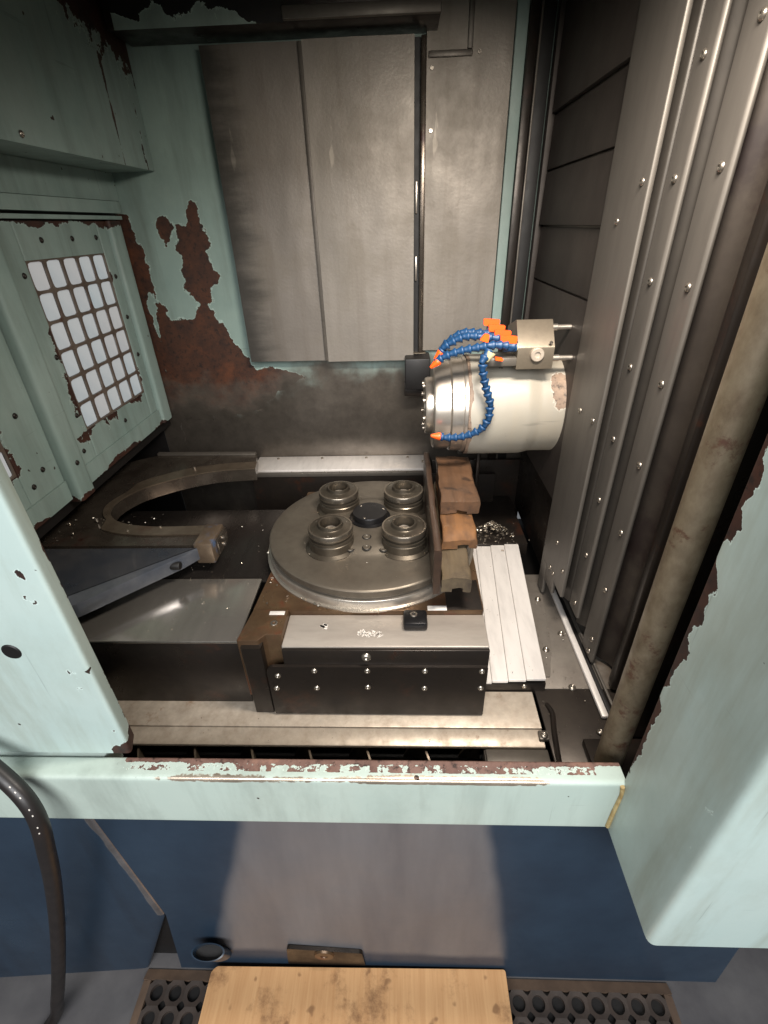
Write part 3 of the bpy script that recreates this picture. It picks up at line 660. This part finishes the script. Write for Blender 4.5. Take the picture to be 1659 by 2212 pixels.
# discs
low = obj('lower_ring', lathe([(0.0, 0.944), (0.243, 0.944), (0.243, 0.9475), (0.2375, 0.949), (0.2375, 0.9665), (0.2365, 0.968), (0.226, 0.968), (0.0, 0.968)], 'z', (CX, CY, 0), 128), 'chrome', tb)
disc = obj('disc', lathe([(0.0, 0.9682), (0.226, 0.9682), (0.226, 0.9735), (0.232, 0.974), (0.2335, 0.9755), (0.2335, 0.988), (0.2315, 0.990), (0.229, 0.991), (0.20, 0.9918), (0.150, 0.9925), (0.135, 0.993), (0.120, 0.9965), (0.108, 1.004), (0.085, 1.007), (0.0, 1.008)], 'z', (CX, CY, 0), 128), 'table', tb)
for sx in (-1, 1):
    for sy in (-1, 1):
        x, y = CX+0.0795*sx, CY+0.0815*sy
        cone = obj('clamp_cone', lathe([(0.0, 0.985), (0.060, 0.985), (0.058, 0.9945), (0.0495, 0.999), (0.0485, 1.016), (0.0465, 1.018), (0.0485, 1.0205), (0.0485, 1.0245), (0.0445, 1.0255), (0.0445, 1.031), (0.0465, 1.0325), (0.0465, 1.0425), (0.0450, 1.0440), (0.0295, 1.0450), (0.0275, 1.0465), (0.0262, 1.0535), (0.0245, 1.0545), (0.0225, 1.0535), (0.0205, 1.034), (0.0205, 1.030), (0.0, 1.030)], 'z', (x, y, 0), 56), 'cone', tb)
        obj('ring', lathe([(0.0440, 1.0310), (0.0478, 1.0310), (0.0485, 1.0318), (0.0485, 1.0432), (0.0476, 1.0445), (0.0440, 1.0446)], 'z', (x, y, 0), 56), 'ringsteel', cone)
        obj('stud', lathe([(0.0145, 1.0302), (0.0145, 1.036), (0.012, 1.038), (0.0095, 1.037), (0.009, 1.032), (0.0, 1.032)], 'z', (x, y, 0), 24), 'chrome', cone)
        for kk in range(3):
            a = 2*pi*kk/3+0.5; obj('slot', box(-0.0012, 0.0012, 0.033, 0.042, 1.0438, 1.0450, 0.0002, 1, rot=Matrix.Rotation(a, 3, 'Z')), 'void', cone) if False else None
            inst('screw', SOCK, cone, (x+0.037*cos(a), y+0.037*sin(a), 1.0425), TO_PZ, 0.35)
obj('centre_cap', lathe([(0.0, 1.008), (0.048, 1.008), (0.048, 1.0105), (0.0405, 1.0115), (0.0405, 1.024), (0.0395, 1.0255), (0.0, 1.026)], 'z', (CX, CY+0.012, 0), 64), 'cap', tb)
for a in (0.3, 2.3, 4.4): inst('screw', SOCK, tb, (CX+0.033*cos(a), CY+0.012+0.033*sin(a), 1.0235), TO_PZ, 0.4)
for x, y in ((-0.113, 0.839), (-0.077, 0.839), (-0.041, 0.838), (-0.079, 0.875)):
    rr_ = hypot(x-CX, y-CY); zz = (1.0045 if rr_ < 0.108 else 1.004-(rr_-0.108)*0.62) + 0.0003 + (0.003 if rr_ < 0.085 else 0)
    pl = obj('plug_hole', lathe([(0.0, zz), (0.0088, zz), (0.0098, zz+0.0006), (0.0104, zz+0.0002)], 'z', (x, y, 0), 24), 'void', tb)
    obj('plug', lathe([(0.0, zz+0.0004), (0.0045, zz+0.0004), (0.0052, zz+0.0016), (0.0075, zz+0.0014), (0.0080, zz+0.0004)], 'z', (x, y, 0), 20), 'table', pl)
# chalk scribbles on the ledge
M['chalk'] = plain('chalk', (228, 220, 210), 0.8)
bm = bmesh.new()
for i in range(26):
    x, y = -0.082+0.044*random.random(), 0.646+0.016*random.random(); x += (y-0.65)*-1.2
    a = random.choice((0.5, 1.0, 2.2, 2.7))+random.gauss(0, 0.2); L = 0.003+0.004*random.random()
    d = Vector((cos(a), sin(a), 0))*L; q = Vector((-d.y, d.x, 0)).normalized()*0.0009; p = Vector((x, y, 0.9364))
    bm.faces.new([bm.verts.new(v) for v in (p-d-q, p+d-q, p+d+q, p-d+q)])
for i in range(8):
    p = Vector((-0.158+0.012*random.random(), 0.668+0.01*random.random(), 0.9364)); d = Vector((0.004, -0.002, 0)); q = Vector((0.001, 0.002, 0))
    bm.faces.new([bm.verts.new(v) for v in (p-d-q, p+d-q, p+d+q, p-d+q)])
obj('chalk_mark', bm, 'chalk', tb)

# ================================================================== wooden pieces on the table
def woodblock(name, x0, x1, y0, y1, z0, z1, mat, label, notch=None, cham=None, yaw=0.0, rough_=0.0035):
    pts = [(x0, z0), (x1, z0, 0.004), (x1, z1, 0.006), (x0, z1, 0.003)]
    if notch: pts = [(x0, z0)] + [(notch[0], z0), (notch[0], z0+notch[2]), (notch[1], z0+notch[2]), (notch[1], z0)] + pts[1:]
    prof = roundpoly(pts, 0.0015, 3, 0.006); n = max(4, int((y1-y0)/0.012))
    bm = extr(prof, 'y', y0, y1, n)
    for v in bm.verts:
        k_ = Vector((nz(v.co, 28), nz(v.co+Vector((5, 5, 5)), 28), nz(v.co+Vector((9, 1, 3)), 28)))*rough_
        k_ += Vector((0, nz((v.co.x*70, v.co.z*70, 2), 1)*0.0025 if v.co.y < y0+0.002 else 0, 0)); v.co += k_
    if cham:
        for v in bm.verts:
            if v.co.y < y0+cham and v.co.z > z1-0.012: v.co.z -= (y0+cham-v.co.y)*0.35
    bmesh.ops.rotate(bm, verts=bm.verts, cent=((x0+x1)/2, y0, z0), matrix=Matrix.Rotation(yaw, 3, 'Z'))
    return tag(obj(name, bm, mat), label, 'wood block')
woodblock('wood_block', 0.073, 0.130, 0.706, 1.10, 0.9935, 1.026, 'greywood', 'lowest wooden block on the table, grey and frayed at its near end', (0.092, 0.114, 0.009), yaw=-0.02)
woodblock('wood_block', 0.080, 0.151, 0.797, 1.10, 1.029, 1.059, 'orangewood', 'middle wooden block of the stack with fresh orange wood showing', (0.112, 0.134, 0.007), cham=0.03, yaw=-0.02)
woodblock('wood_block', 0.082, 0.164, 0.880, 1.105, 1.062, 1.092, 'oldwood', 'topmost brown wooden block of the stack under the spindle', (0.118, 0.140, 0.006), yaw=-0.02)
woodblock('wood_plank', 0.0565, 0.0705, 0.700, 1.13, 0.9935, 1.095, 'darkwood', 'dark oily plank standing on edge left of the block stack', None, rough_=0.0012)

# ================================================================== pallet arm
pa = thing('pallet_changer_arm', 'oily fork shaped pallet changer arm with blue worn plate at the left', 'changer arm', (-0.7, 1.0, 0.955))
inner = smooth_path([(-0.441, 0.935, 0), (-0.52, 0.931, 0), (-0.589, 0.931, 0), (-0.662, 0.945, 0), (-0.712, 0.978, 0), (-0.735, 1.03, 0), (-0.724, 1.085, 0), (-0.69, 1.135, 0), (-0.615, 1.19, 0), (-0.53, 1.226, 0), (-0.425, 1.240, 0)], 6)
outl = [(p.x, p.y) for p in inner] + [(-0.438, 1.30), (-0.448, 1.345), (-0.748, 1.352), (-0.86, 1.28), (-0.98, 1.20), (-0.98, 0.858), (-0.46, 0.858), (-0.425, 0.875), (-0.425, 0.925)]
obj('fork', extr([Vector(p) for p in outl], 'z', 0.965, 1.000), 'arm', pa)
obj('rim_bar', extr(roundpoly([(-0.76, 1.344), (-0.45, 1.338), (-0.45, 1.352), (-0.76, 1.360)], 0.002, 2), 'z', 1.0005, 1.006), 'wallsteel', pa)
rimp = [Vector((p.x+0.0, p.y, 0)) for p in inner]
prof = [Vector((p.x, p.y)) for p in inner] + [Vector((p.x-0.020*(1 if 8 < i < 52 else 0.3), p.y + (-0.035 if i < 22 else 0.045 if i > 38 else 0.0))) for i, p in reversed(list(enumerate(inner)))]
obj('rim_plate', extr(prof, 'z', 1.0005, 1.004), 'rim', pa)
obj('tip_block', box(-0.462, -0.420, 0.850, 0.935, 0.955, 1.008, 0.004), 'tip', pa)
obj('tip_screw_plate', box(-0.4195, -0.414, 0.872, 0.93, 0.965, 1.002, 0.001), 'arm', pa)
for z in (0.975, 0.992): inst('screw', SOCK, pa, (-0.414, 0.90, z), TO_PX, 0.7)
bl = obj('blue_plate', topbev(extr(roundpoly([(-0.98, 0.852), (-0.452, 0.852), (-0.478, 0.815), (-0.620, 0.668), (-0.98, 0.42)], 0.003, 3), 'z', 0.968, 0.9985), 0.9985, 0.003), 'bluesteel', pa)
obj('notch', lathe([(0, 0), (0.008, 0), (0.009, -0.002), (0.009, -0.02)], 'x', (-0.4765, 0.805, 0.984), 16), 'void', pa)
for p in ((-0.60, 1.235), (-0.735, 0.955)): obj('dowel', lathe([(0.003, 1.004), (0.003, 1.012), (0.0, 1.0125)], 'z', (p[0], p[1], 0), 10), 'chrome', pa)

# ================================================================== spindle head
sp = thing('spindle_head', 'cream painted horizontal spindle with blue coolant hoses and orange valves', 'spindle', (0.22, 1.14, 1.09))
SY, SZ = 1.14, 1.215
def cream_w(c):
    a = math.atan2(c.z-SZ, -(c.y-SY))
    v = -1.4
    v = max(v, 0.9-(c.x-0.150)/0.006*0.7 + 0.6*nz(c, 24))
    d = hypot((c.x-0.352)/0.022, (a-0.62)/0.34); v = max(v, 1.1-d + 0.35*nz(c, 30))
    v = max(v, 0.8-(0.371-c.x)/0.006*0.8 + 0.6*nz(c, 26))
    return max(-1.4, v)
bm = bmesh.new(); prof = [(0.1165, 0.150), (0.1178, 0.152)] + [(0.1180, 0.152+i*0.006) for i in range(1, 20)] + [(0.1180-0.006*min(1, max(0, (i-2)/4)) , 0.272+i*0.006) for i in range(0, 16)] + [(0.1155, 0.3685), (0.1175, 0.3705), (0.1175, 0.376)]
bm = lathe(prof, 'x', (0, SY, SZ), 120); wear(bm, cream_w); wear(bm, lambda c: -2, 'bare')
obj('housing', bm, 'cream', sp)
obj('nose_ring', lathe([(0.06, 0.074), (0.098, 0.074), (0.102, 0.077), (0.104, 0.084), (0.104, 0.112), (0.1065, 0.113), (0.110, 0.116), (0.110, 0.141), (0.112, 0.142), (0.1135, 0.146), (0.1135, 0.1505)], 'x', (0, SY, SZ), 96), 'chrome', sp)
obj('nose_flange', lathe([(0.0, 0.075), (0.028, 0.075), (0.034, 0.058), (0.062, 0.056), (0.066, 0.058), (0.068, 0.064), (0.068, 0.0745)], 'x', (0, SY, SZ), 64), 'chrome', sp)
for kk in range(8):
    a = 2*pi*kk/8+0.25; inst('screw', SOCK, sp, (0.0565, SY+0.054*cos(a), SZ+0.054*sin(a)), TO_NX, 0.9)
obj('rear_boss', lathe([(0.1165, 0.3762), (0.140, 0.378), (0.150, 0.384), (0.150, 0.40)], 'x', (0, SY, SZ), 96), 'column', sp)
# coolant manifold: pentagonal block
prof = roundpoly([(1.030, 1.327), (1.030, 1.372), (1.072, 1.420), (1.15, 1.395), (1.15, 1.327)], 0.002, 2)
mani = obj('manifold', extr([Vector(p) for p in prof], 'x', 0.243, 0.318), 'mani', sp)
obj('port', lathe([(0.0, 1.026), (0.006, 1.026), (0.0065, 1.0225), (0.0125, 1.0225), (0.014, 1.024), (0.014, 1.030)], 'y', (0.283, 0, 1.358), 24), 'rail', mani)
inst('screw', SOCK, mani, (0.309, 1.0305, 1.381), TO_NY, 0.5)
for z, y in ((1.345, 1.05), (1.40, 1.09)): obj('pipe', lathe([(0.0, 0.318), (0.007, 0.318), (0.007, 0.335), (0.0055, 0.336), (0.0055, 0.385), (0, 0.385)], 'x', (0, y, z), 16), 'chrome', sp)
# segment of ball jointed hose, pointing +Z, length 1 unit pitch 0.0135
sg = lathe([(0.0046, 0.0), (0.0078, 0.0006), (0.0080, 0.0030), (0.0066, 0.0050), (0.0050, 0.0100), (0.0047, 0.0135), (0.0, 0.0135)], seg=14)
bmesh.ops.recalc_face_normals(sg, faces=sg.faces); SEG = bpy.data.meshes.new('hose_segment'); sg.to_mesh(SEG); sg.free()
SEG.polygons.foreach_set('use_smooth', [True]*len(SEG.polygons)); SEG.materials.append(M['hoseblue'])
def segments(pts, parent, pitch=0.0155, scale=1.22):
    path = smooth_path(pts, 30); d = 0.0; nxt = 0.0; last = path[0]
    for a, b in zip(path, path[1:]):
        d += (b-a).length
        if d >= nxt:
            inst('segment', SEG, parent, b, (b-a).to_track_quat('Z', 'Y').to_euler(), scale); nxt += pitch
def coolant(pts, nozzle=True, first=None):
    h = obj('coolant_hose', tube(smooth_path(pts, 6), 0.0038, 8), 'hoseblue', sp)
    segments(pts, h)
    if nozzle:
        a, b = Vector(pts[-2]), Vector(pts[-1]); q = (b-a).to_track_quat('Z', 'Y').to_matrix()
        bm = lathe([(0.0065, -0.004), (0.0085, 0.0), (0.0080, 0.004), (0.0030, 0.020), (0.0018, 0.020), (0.0018, 0.012), (0, 0.012)], seg=16)
        bmesh.ops.rotate(bm, verts=bm.verts, cent=(0, 0, 0), matrix=q); bmesh.ops.translate(bm, verts=bm.verts, vec=b)
        obj('nozzle', bm, 'orange', h)
    return h
h1 = coolant([(0.181, 1.012, 1.372), (0.170, 1.003, 1.358), (0.169, 1.0, 1.335), (0.179, 1.0, 1.296), (0.189, 1.0, 1.266), (0.189, 1.0, 1.235), (0.176, 1.0, 1.209), (0.146, 1.0, 1.193), (0.111, 1.0, 1.188), (0.085, 1.0, 1.191)])
bm = lathe([(0.0045, 0.0), (0.0055, 0.004), (0.009, 0.018), (0.009, 0.02), (0.0, 0.02)], seg=16); bmesh.ops.rotate(bm, verts=bm.verts, cent=(0, 0, 0), matrix=Matrix.Rotation(0.5, 3, 'Y')); bmesh.ops.translate(bm, verts=bm.verts, vec=(0.175, 1.005, 1.352)); obj('ivory_joint', bm, 'ivory', h1)
coolant([(0.236, 1.035, 1.374), (0.193, 1.022, 1.380), (0.156, 1.02, 1.376), (0.119, 1.02, 1.369), (0.088, 1.02, 1.358), (0.078, 1.02, 1.350)])
coolant([(0.236, 1.06, 1.381), (0.178, 1.05, 1.391), (0.135, 1.05, 1.392), (0.100, 1.05, 1.377), (0.086, 1.05, 1.362)])
coolant([(0.236, 1.085, 1.388), (0.173, 1.08, 1.393), (0.134, 1.08, 1.394), (0.104, 1.08, 1.377), (0.092, 1.08, 1.362)], nozzle=False)
for i, (x, y, z) in enumerate(((0.222, 1.030, 1.388), (0.213, 1.052, 1.395), (0.204, 1.074, 1.402), (0.196, 1.096, 1.410))):
    v = obj('valve_body', lathe([(0, -0.012), (0.0095, -0.012), (0.0095, 0.014), (0.007, 0.016), (0, 0.016)], 'x', (x+0.004, y+0.006, z-0.016), 16), 'hoseblue', sp)
    obj('valve_handle', extr(roundpoly([(x-0.017, z-0.004, 0.003), (x+0.016, z-0.008, 0.003), (x+0.017, z+0.007, 0.003), (x-0.018, z+0.010, 0.003)], 0.003, 3), 'y', y-0.003, y+0.003), 'orange', v)
obj('valve_handle', extr(roundpoly([(0.160, 1.392), (0.178, 1.386), (0.180, 1.402), (0.170, 1.404)], 0.003, 3), 'y', 1.015, 1.021), 'orange', sp)
obj('valve_handle', extr(roundpoly([(0.196, 1.350), (0.212, 1.348), (0.212, 1.353), (0.196, 1.356)], 0.002, 3), 'y', 1.018, 1.028), 'orange', sp)
obj('ivory_joint', lathe([(0.008, 0.232), (0.008, 0.2425), (0, 0.2425)], 'x', (0, 1.036, 1.372), 16), 'ivory', sp)
obj('block', box(0.178, 0.244, 1.03, 1.09, 1.334, 1.352, 0.003), 'wallsteel', sp)
# dark arm behind the spindle nose
db = thing('tool_sensor_bracket', 'dark boxy bracket behind the spindle nose', 'bracket', (0.04, 1.46, 1.13))
obj('body', box(0.012, 0.085, 1.40, 1.485, 1.175, 1.265, 0.004), 'void', db)
obj('foot', box(0.010, 0.070, 1.42, 1.495, 1.150, 1.174, 0.003), 'dark', db)
# dark sheets standing in for the shade of the cavity under the spindle
cv = thing('cavity_shade_panel', 'dark panel standing in for the shaded cavity under the spindle behind the blocks', 'panel', (0.3, 1.3, 0.75))
obj('panel', box(0.10, 0.40, 1.43, 1.44, 0.70, 0.93, 0.001), 'dark', cv)
obj('side', box(0.385, 0.392, 1.012, 1.43, 0.765, 1.0, 0.001), 'dark', cv)
obj('bar', box(0.232, 0.244, 1.36, 1.375, 0.78, 1.05, 0.002), 'dark', cv)
obj('light_strip', box(0.185, 0.225, 1.47, 1.48, 0.935, 0.99, 0.001), 'wallsteel', cv)

# ================================================================== swarf
def chips(name, spots, label):
    bm = bmesh.new()
    for (x, y, z, s) in spots:
        c = Vector((x, y, z+s*0.3)); R = Matrix.Rotation(random.random()*6.28, 3, 'Z') @ Matrix.Rotation(random.gauss(0, 0.6), 3, 'X')
        prev = None
        for i in range(4):
            a = i*0.8; p = Vector((cos(a)*s, sin(a)*s*0.7, i*s*0.15)); w = Vector((0, 0, s*0.45))
            cur = [bm.verts.new(c+R@(p-w)), bm.verts.new(c+R@(p+w))]
            if prev: bm.faces.new((prev[0], prev[1], cur[1], cur[0]))
            prev = cur
    o = obj(name, bm, 'swarf'); o['kind'] = 'stuff'; return tag(o, label, 'swarf')
sp_ = []
for i in range(230):
    r = random.random()
    if r < 0.4: sp_.append((-0.29+0.06*random.random(), 0.72+0.45*random.random(), 0.946, 0.0014+0.0026*random.random()))
    elif r < 0.6: a = random.random()*6.28; q = 0.243; sp_.append((CX+q*cos(a), CY+q*sin(a), 0.946, 0.0014+0.003*random.random()))
    elif r < 0.8: a = random.random()*6.28; q = 0.06; cx = random.choice((-1, 1)); sp_.append((CX+cx*0.0795+q*cos(a), CY+random.choice((-1, 1))*0.0815+q*sin(a), 1.0, 0.001+0.0015*random.random()))
    else: sp_.append((-0.50+0.17*random.random(), 0.65+0.4*random.random(), 0.9355, 0.0008+0.001*random.random()))
for i in range(60): sp_.append((-0.86+0.3*random.random(), 0.87+0.12*random.random(), 1.0045, 0.001+0.0022*random.random()))
for i in range(40): sp_.append((-0.4+0.5*random.random(), 1.37+0.02*random.random(), 0.917, 0.001+0.0015*random.random()))
for i in range(30): sp_.append((-0.6+0.85*random.random(), 0.55+0.05*random.random(), 0.758, 0.0008+0.001*random.random()))
for i in range(70): sp_.append((0.28+0.1*random.random(), 0.56+0.4*random.random(), 0.7645, 0.0008+0.0014*random.random()))
for i in range(60): a = random.random()*6.28; sp_.append((CX+0.2*math.sqrt(random.random())*cos(a)*1.1, CY+0.215*sin(a)*math.sqrt(random.random()), 1.0 if False else 0.9935, 0.0007+0.001*random.random()))
for i in range(40): sp_.append((0.16+0.12*random.random(), 0.67+0.45*random.random(), 0.8005, 0.0006+0.0008*random.random()))
chips('swarf', sp_, 'loose bright metal chips scattered over table, arm and ledges')
M['darkswarf'] = M['swarf']
pile = []
for i in range(420):
    a, q = random.random()*6.28, abs(random.gauss(0, 0.028)); pile.append((0.262+q*cos(a)*1.3, 1.185+q*sin(a)*1.0, 0.80+max(0, 0.045-q*0.9), 0.0015+0.0035*random.random()))
chips('swarf_pile', pile, 'pile of dark wet metal chips behind the slatted cover')
struct('chip_shelf', box(0.17, 0.36, 1.142, 1.42, 0.76, 0.80, 0.001), 'dark')

# ================================================================== below the sill
cb = thing('machine_cabinet', 'dark blue machine cabinet under the sill with a grey sheen painted on its middle', 'cabinet', (-0.1, 0.5, 0.0))
def cabY(z): return 0.425+0.0616*z
def crease(z): return -0.545-0.048*(z-0.27)/0.345 if z > 0.27 else -0.545-0.025*(0.27-z)/0.27
GREY_SHEEN = polysd([(-0.30, 0.80), (-0.314, 0.62), (-0.346, 0.516), (-0.383, 0.39), (-0.439, 0.202), (-0.455, 0.132), (-0.44, 0.108), (0.236, 0.098), (0.187, 0.448), (0.16, 0.627), (0.15, 0.80)])  # outline of a reflected sheen, painted grey on the blue front
bm = bmesh.new(); rows = []
for j in range(65):
    z = 0.78*j/64; x0 = crease(z); rows.append([bm.verts.new((x0+(0.75-x0)*i/120, cabY(z), z)) for i in range(121)])
for A, B_ in zip(rows, rows[1:]):
    for i in range(120): bm.faces.new((A[i], A[i+1], B_[i+1], B_[i]))
wear(bm, lambda c: -2); wear(bm, lambda c: max(-1.5, min(1.2, GREY_SHEEN(c.x, c.z)*22+0.12*nz(c, 12))), 'bare')  # the second layer masks the painted sheen here, no exposed metal
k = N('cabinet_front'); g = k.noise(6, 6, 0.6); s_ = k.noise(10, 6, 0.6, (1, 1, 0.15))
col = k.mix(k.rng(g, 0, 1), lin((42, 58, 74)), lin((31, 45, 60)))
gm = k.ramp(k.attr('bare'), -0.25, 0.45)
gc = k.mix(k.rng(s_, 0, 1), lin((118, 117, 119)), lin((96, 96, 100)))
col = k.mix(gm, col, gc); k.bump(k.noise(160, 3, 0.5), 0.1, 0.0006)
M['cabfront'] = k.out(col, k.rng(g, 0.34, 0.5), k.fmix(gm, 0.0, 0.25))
obj('front_panel', bm, 'cabfront', cb)
bm = bmesh.new(); rows = []
for j in range(49):
    z = 0.78*j/48
    x1 = (crease(z)-0.001) if z > 0.27 else -0.546-0.108*(0.27-z)/0.27
    rows.append([bm.verts.new((x1-(x1+1.1)*(i/40)**2.4, cabY(z)-0.003-0.03*(i/40)**2.4+(0.010*math.exp(-i*0.35)), z)) for i in range(41)])
for A, B_ in zip(rows, rows[1:]):
    for i in range(40): bm.faces.new((A[i], A[i+1], B_[i+1], B_[i]))
wear(bm, lambda c: -2)
wear(bm, lambda c: 0.55-abs(c.x-crease(c.z)+0.005)*70+0.4*nz(c, 20) if c.z > 0.27 else -2, 'bare')
obj('side_panel', bm, 'blue', cb)
obj('toe_recess', extr([Vector(p) for p in ((-0.70, 0.0), (-0.56, 0.0), (-0.54, 0.30), (-0.56, 0.30))], 'y', 0.452, 0.462), 'void', cb)
inst('bolt', BOLT, cb, (-0.78, 0.421, 0.265), TO_NY, 1.3)
bm = lathe([(0.034, -0.05), (0.034, 0.02), (0.038, 0.022), (0.039, 0.032), (0.035, 0.033), (0.033, 0.015), (0.0, 0.015)], seg=36)
for v in bm.verts: v.co.y *= 0.42
bmesh.ops.rotate(bm, verts=bm.verts, cent=(0, 0, 0), matrix=Matrix.Rotation(0.25, 3, 'X')); bmesh.ops.translate(bm, verts=bm.verts, vec=(-0.455, 0.412, 0.150)); sp2 = obj('drain_spout', bm, 'blue', cb)
bm = lathe([(0.0, 0.0155), (0.0325, 0.0155)], seg=36)
for v in bm.verts: v.co.y *= 0.42
bmesh.ops.rotate(bm, verts=bm.verts, cent=(0, 0, 0), matrix=Matrix.Rotation(0.25, 3, 'X')); bmesh.ops.translate(bm, verts=bm.verts, vec=(-0.455, 0.412, 0.150)); obj('spout_mouth', bm, 'void', sp2)
br = obj('foot_bracket', extr(roundpoly([(-0.29, 0.05), (-0.10, 0.05), (-0.105, 0.128, 0.008), (-0.282, 0.146, 0.008)], 0.002, 3), 'y', 0.424, 0.432), 'dark', cb)
obj('washer', lathe([(0.0, 0.421), (0.008, 0.421), (0.009, 0.4195), (0.022, 0.4195), (0.024, 0.4238)], 'y', (-0.195, 0, 0.118), 28), 'base', cb)
# hose hanging at far left
hp = smooth_path([(-0.78, 0.455, 1.02), (-0.66, 0.42, 0.915), (-0.583, 0.385, 0.84), (-0.59, 0.365, 0.72), (-0.642, 0.362, 0.55), (-0.70, 0.348, 0.365), (-0.775, 0.330, 0.15), (-0.83, 0.316, 0.026), (-0.9, 0.22, 0.017), (-1.1, 0.1, 0.017)], 10)
hs = thing('rubber_hose', 'thick dark rubber hose hanging down at the lower left edge', 'hose', (-0.7, 0.37, 0.0))
obj('tube', tube(hp, 0.0130, 18), 'hose', hs)
bm = bmesh.new()
for i in (13, 14, 16, 17, 18, 20, 21, 23, 24):
    p = hp[i]; t = (hp[i+1]-hp[i-1]).normalized(); out = (Vector((0, 0, 1.6))-p).normalized(); out = (out-t*out.dot(t)).normalized(); s = t.cross(out)
    c = p+out*0.0152+s*0.004
    c = p+(out*cos(0.3)+s*sin(0.3))*0.0132; n_ = (c-p).normalized(); q = t.cross(n_)
    bm.faces.new([bm.verts.new(v) for v in (c-t*0.0016-q*0.0007, c+t*0.0012-q*0.0010, c+t*0.0016+q*0.0007, c-t*0.0012+q*0.0010)])
obj('printed_mark', bm, 'chalk', hs)

# mat with holes
mat_ = thing('rubber_mat', 'dark rubber drainage mat with round holes on the floor', 'mat', (0.02, 0.3, 0.0))
P = 0.046; MX0, MX1, MY0, MY1 = -0.632, 0.650, 0.14, 0.398
nx = int((MX1-MX0)/P); ny = int((MY1-MY0)/P); bm = bmesh.new(); zt = 0.014; RB, RS = 0.0150, 0.0078; n = 24
for i in range(nx):
    for j in range(ny):
        cx, cy = MX0+(i+0.5)*P, MY1-(j+0.5)*P; h = P/2; I, O, I0 = [], [], []
        for q in range(n):
            t = 2*pi*q/n; ct, st_ = cos(t), sin(t)
            s = min(h/abs(ct) if abs(ct) > 1e-6 else 9, h/abs(st_) if abs(st_) > 1e-6 else 9)
            px, py = math.copysign(h, ct), math.copysign(h, st_); bq = ct*px+st_*py; disc_ = bq*bq-(px*px+py*py-RS*RS)
            if disc_ > 0: s = min(s, bq-math.sqrt(disc_))
            I.append(bm.verts.new((cx+RB*ct, cy+RB*st_, zt-0.0012))); O.append(bm.verts.new((cx+s*ct, cy+s*st_, zt))); I0.append(bm.verts.new((cx+RB*ct, cy+RB*st_, 0.001)))
        for q in range(n):
            w = (q+1) % n; bm.faces.new((I[q], O[q], O[w], I[w])); bm.faces.new((I0[q], I[q], I[w], I0[w]))
obj('perforated_sheet', bm, 'rubber', mat_)
obj('added_hole_backing', box(MX0, MX0+nx*P, MY1-ny*P, MY1, 0.0004, 0.0022, 0), 'void', mat_)  # black sheet added below so that the mat holes look dark
ex1, ey0 = MX0+nx*P, MY1-ny*P
def ramp_border(a, b, out):
    a, b, out = Vector(a), Vector(b), Vector(out)
    bm = bmesh.new(); vs = [a, b, b+out*0.0, a+out*0.0]
    p = [bm.verts.new(v) for v in (a+Vector((0, 0, zt)), b+Vector((0, 0, zt)), b+out+Vector((0, 0, 0.003)), a+out+Vector((0, 0, 0.003)))]
    q = [bm.verts.new(v) for v in (a, b, b+out, a+out)]
    bm.faces.new(p); 
    for i in range(4): bm.faces.new((p[i], p[(i+1) % 4], q[(i+1) % 4], q[i]))
    obj('bevel_border', bm, 'border', mat_)
ramp_border((MX0-0.02, MY1, 0), (ex1+0.02, MY1, 0), (0, 0.022, 0))
ramp_border((ex1, ey0, 0), (ex1, MY1-0.0005, 0), (0.022, 0, 0))
ramp_border((MX0, ey0, 0), (MX0, MY1-0.0005, 0), (-0.022, 0, 0))
# plywood step board
bd = thing('wood_step_board', 'pale plywood board with oil spots lying on the rubber mat', 'board', (-0.12, 0.25, 0.015))
prof = roundpoly([(-0.476, 0.06), (0.236, 0.055), (0.238, 0.424, 0.006), (-0.466, 0.416, 0.010), (-0.476, 0.405)], 0.003, 4, 0.02)
bm = extr(prof, 'z', 0.0155, 0.050); 
obj('board', bm, 'ply', bd)
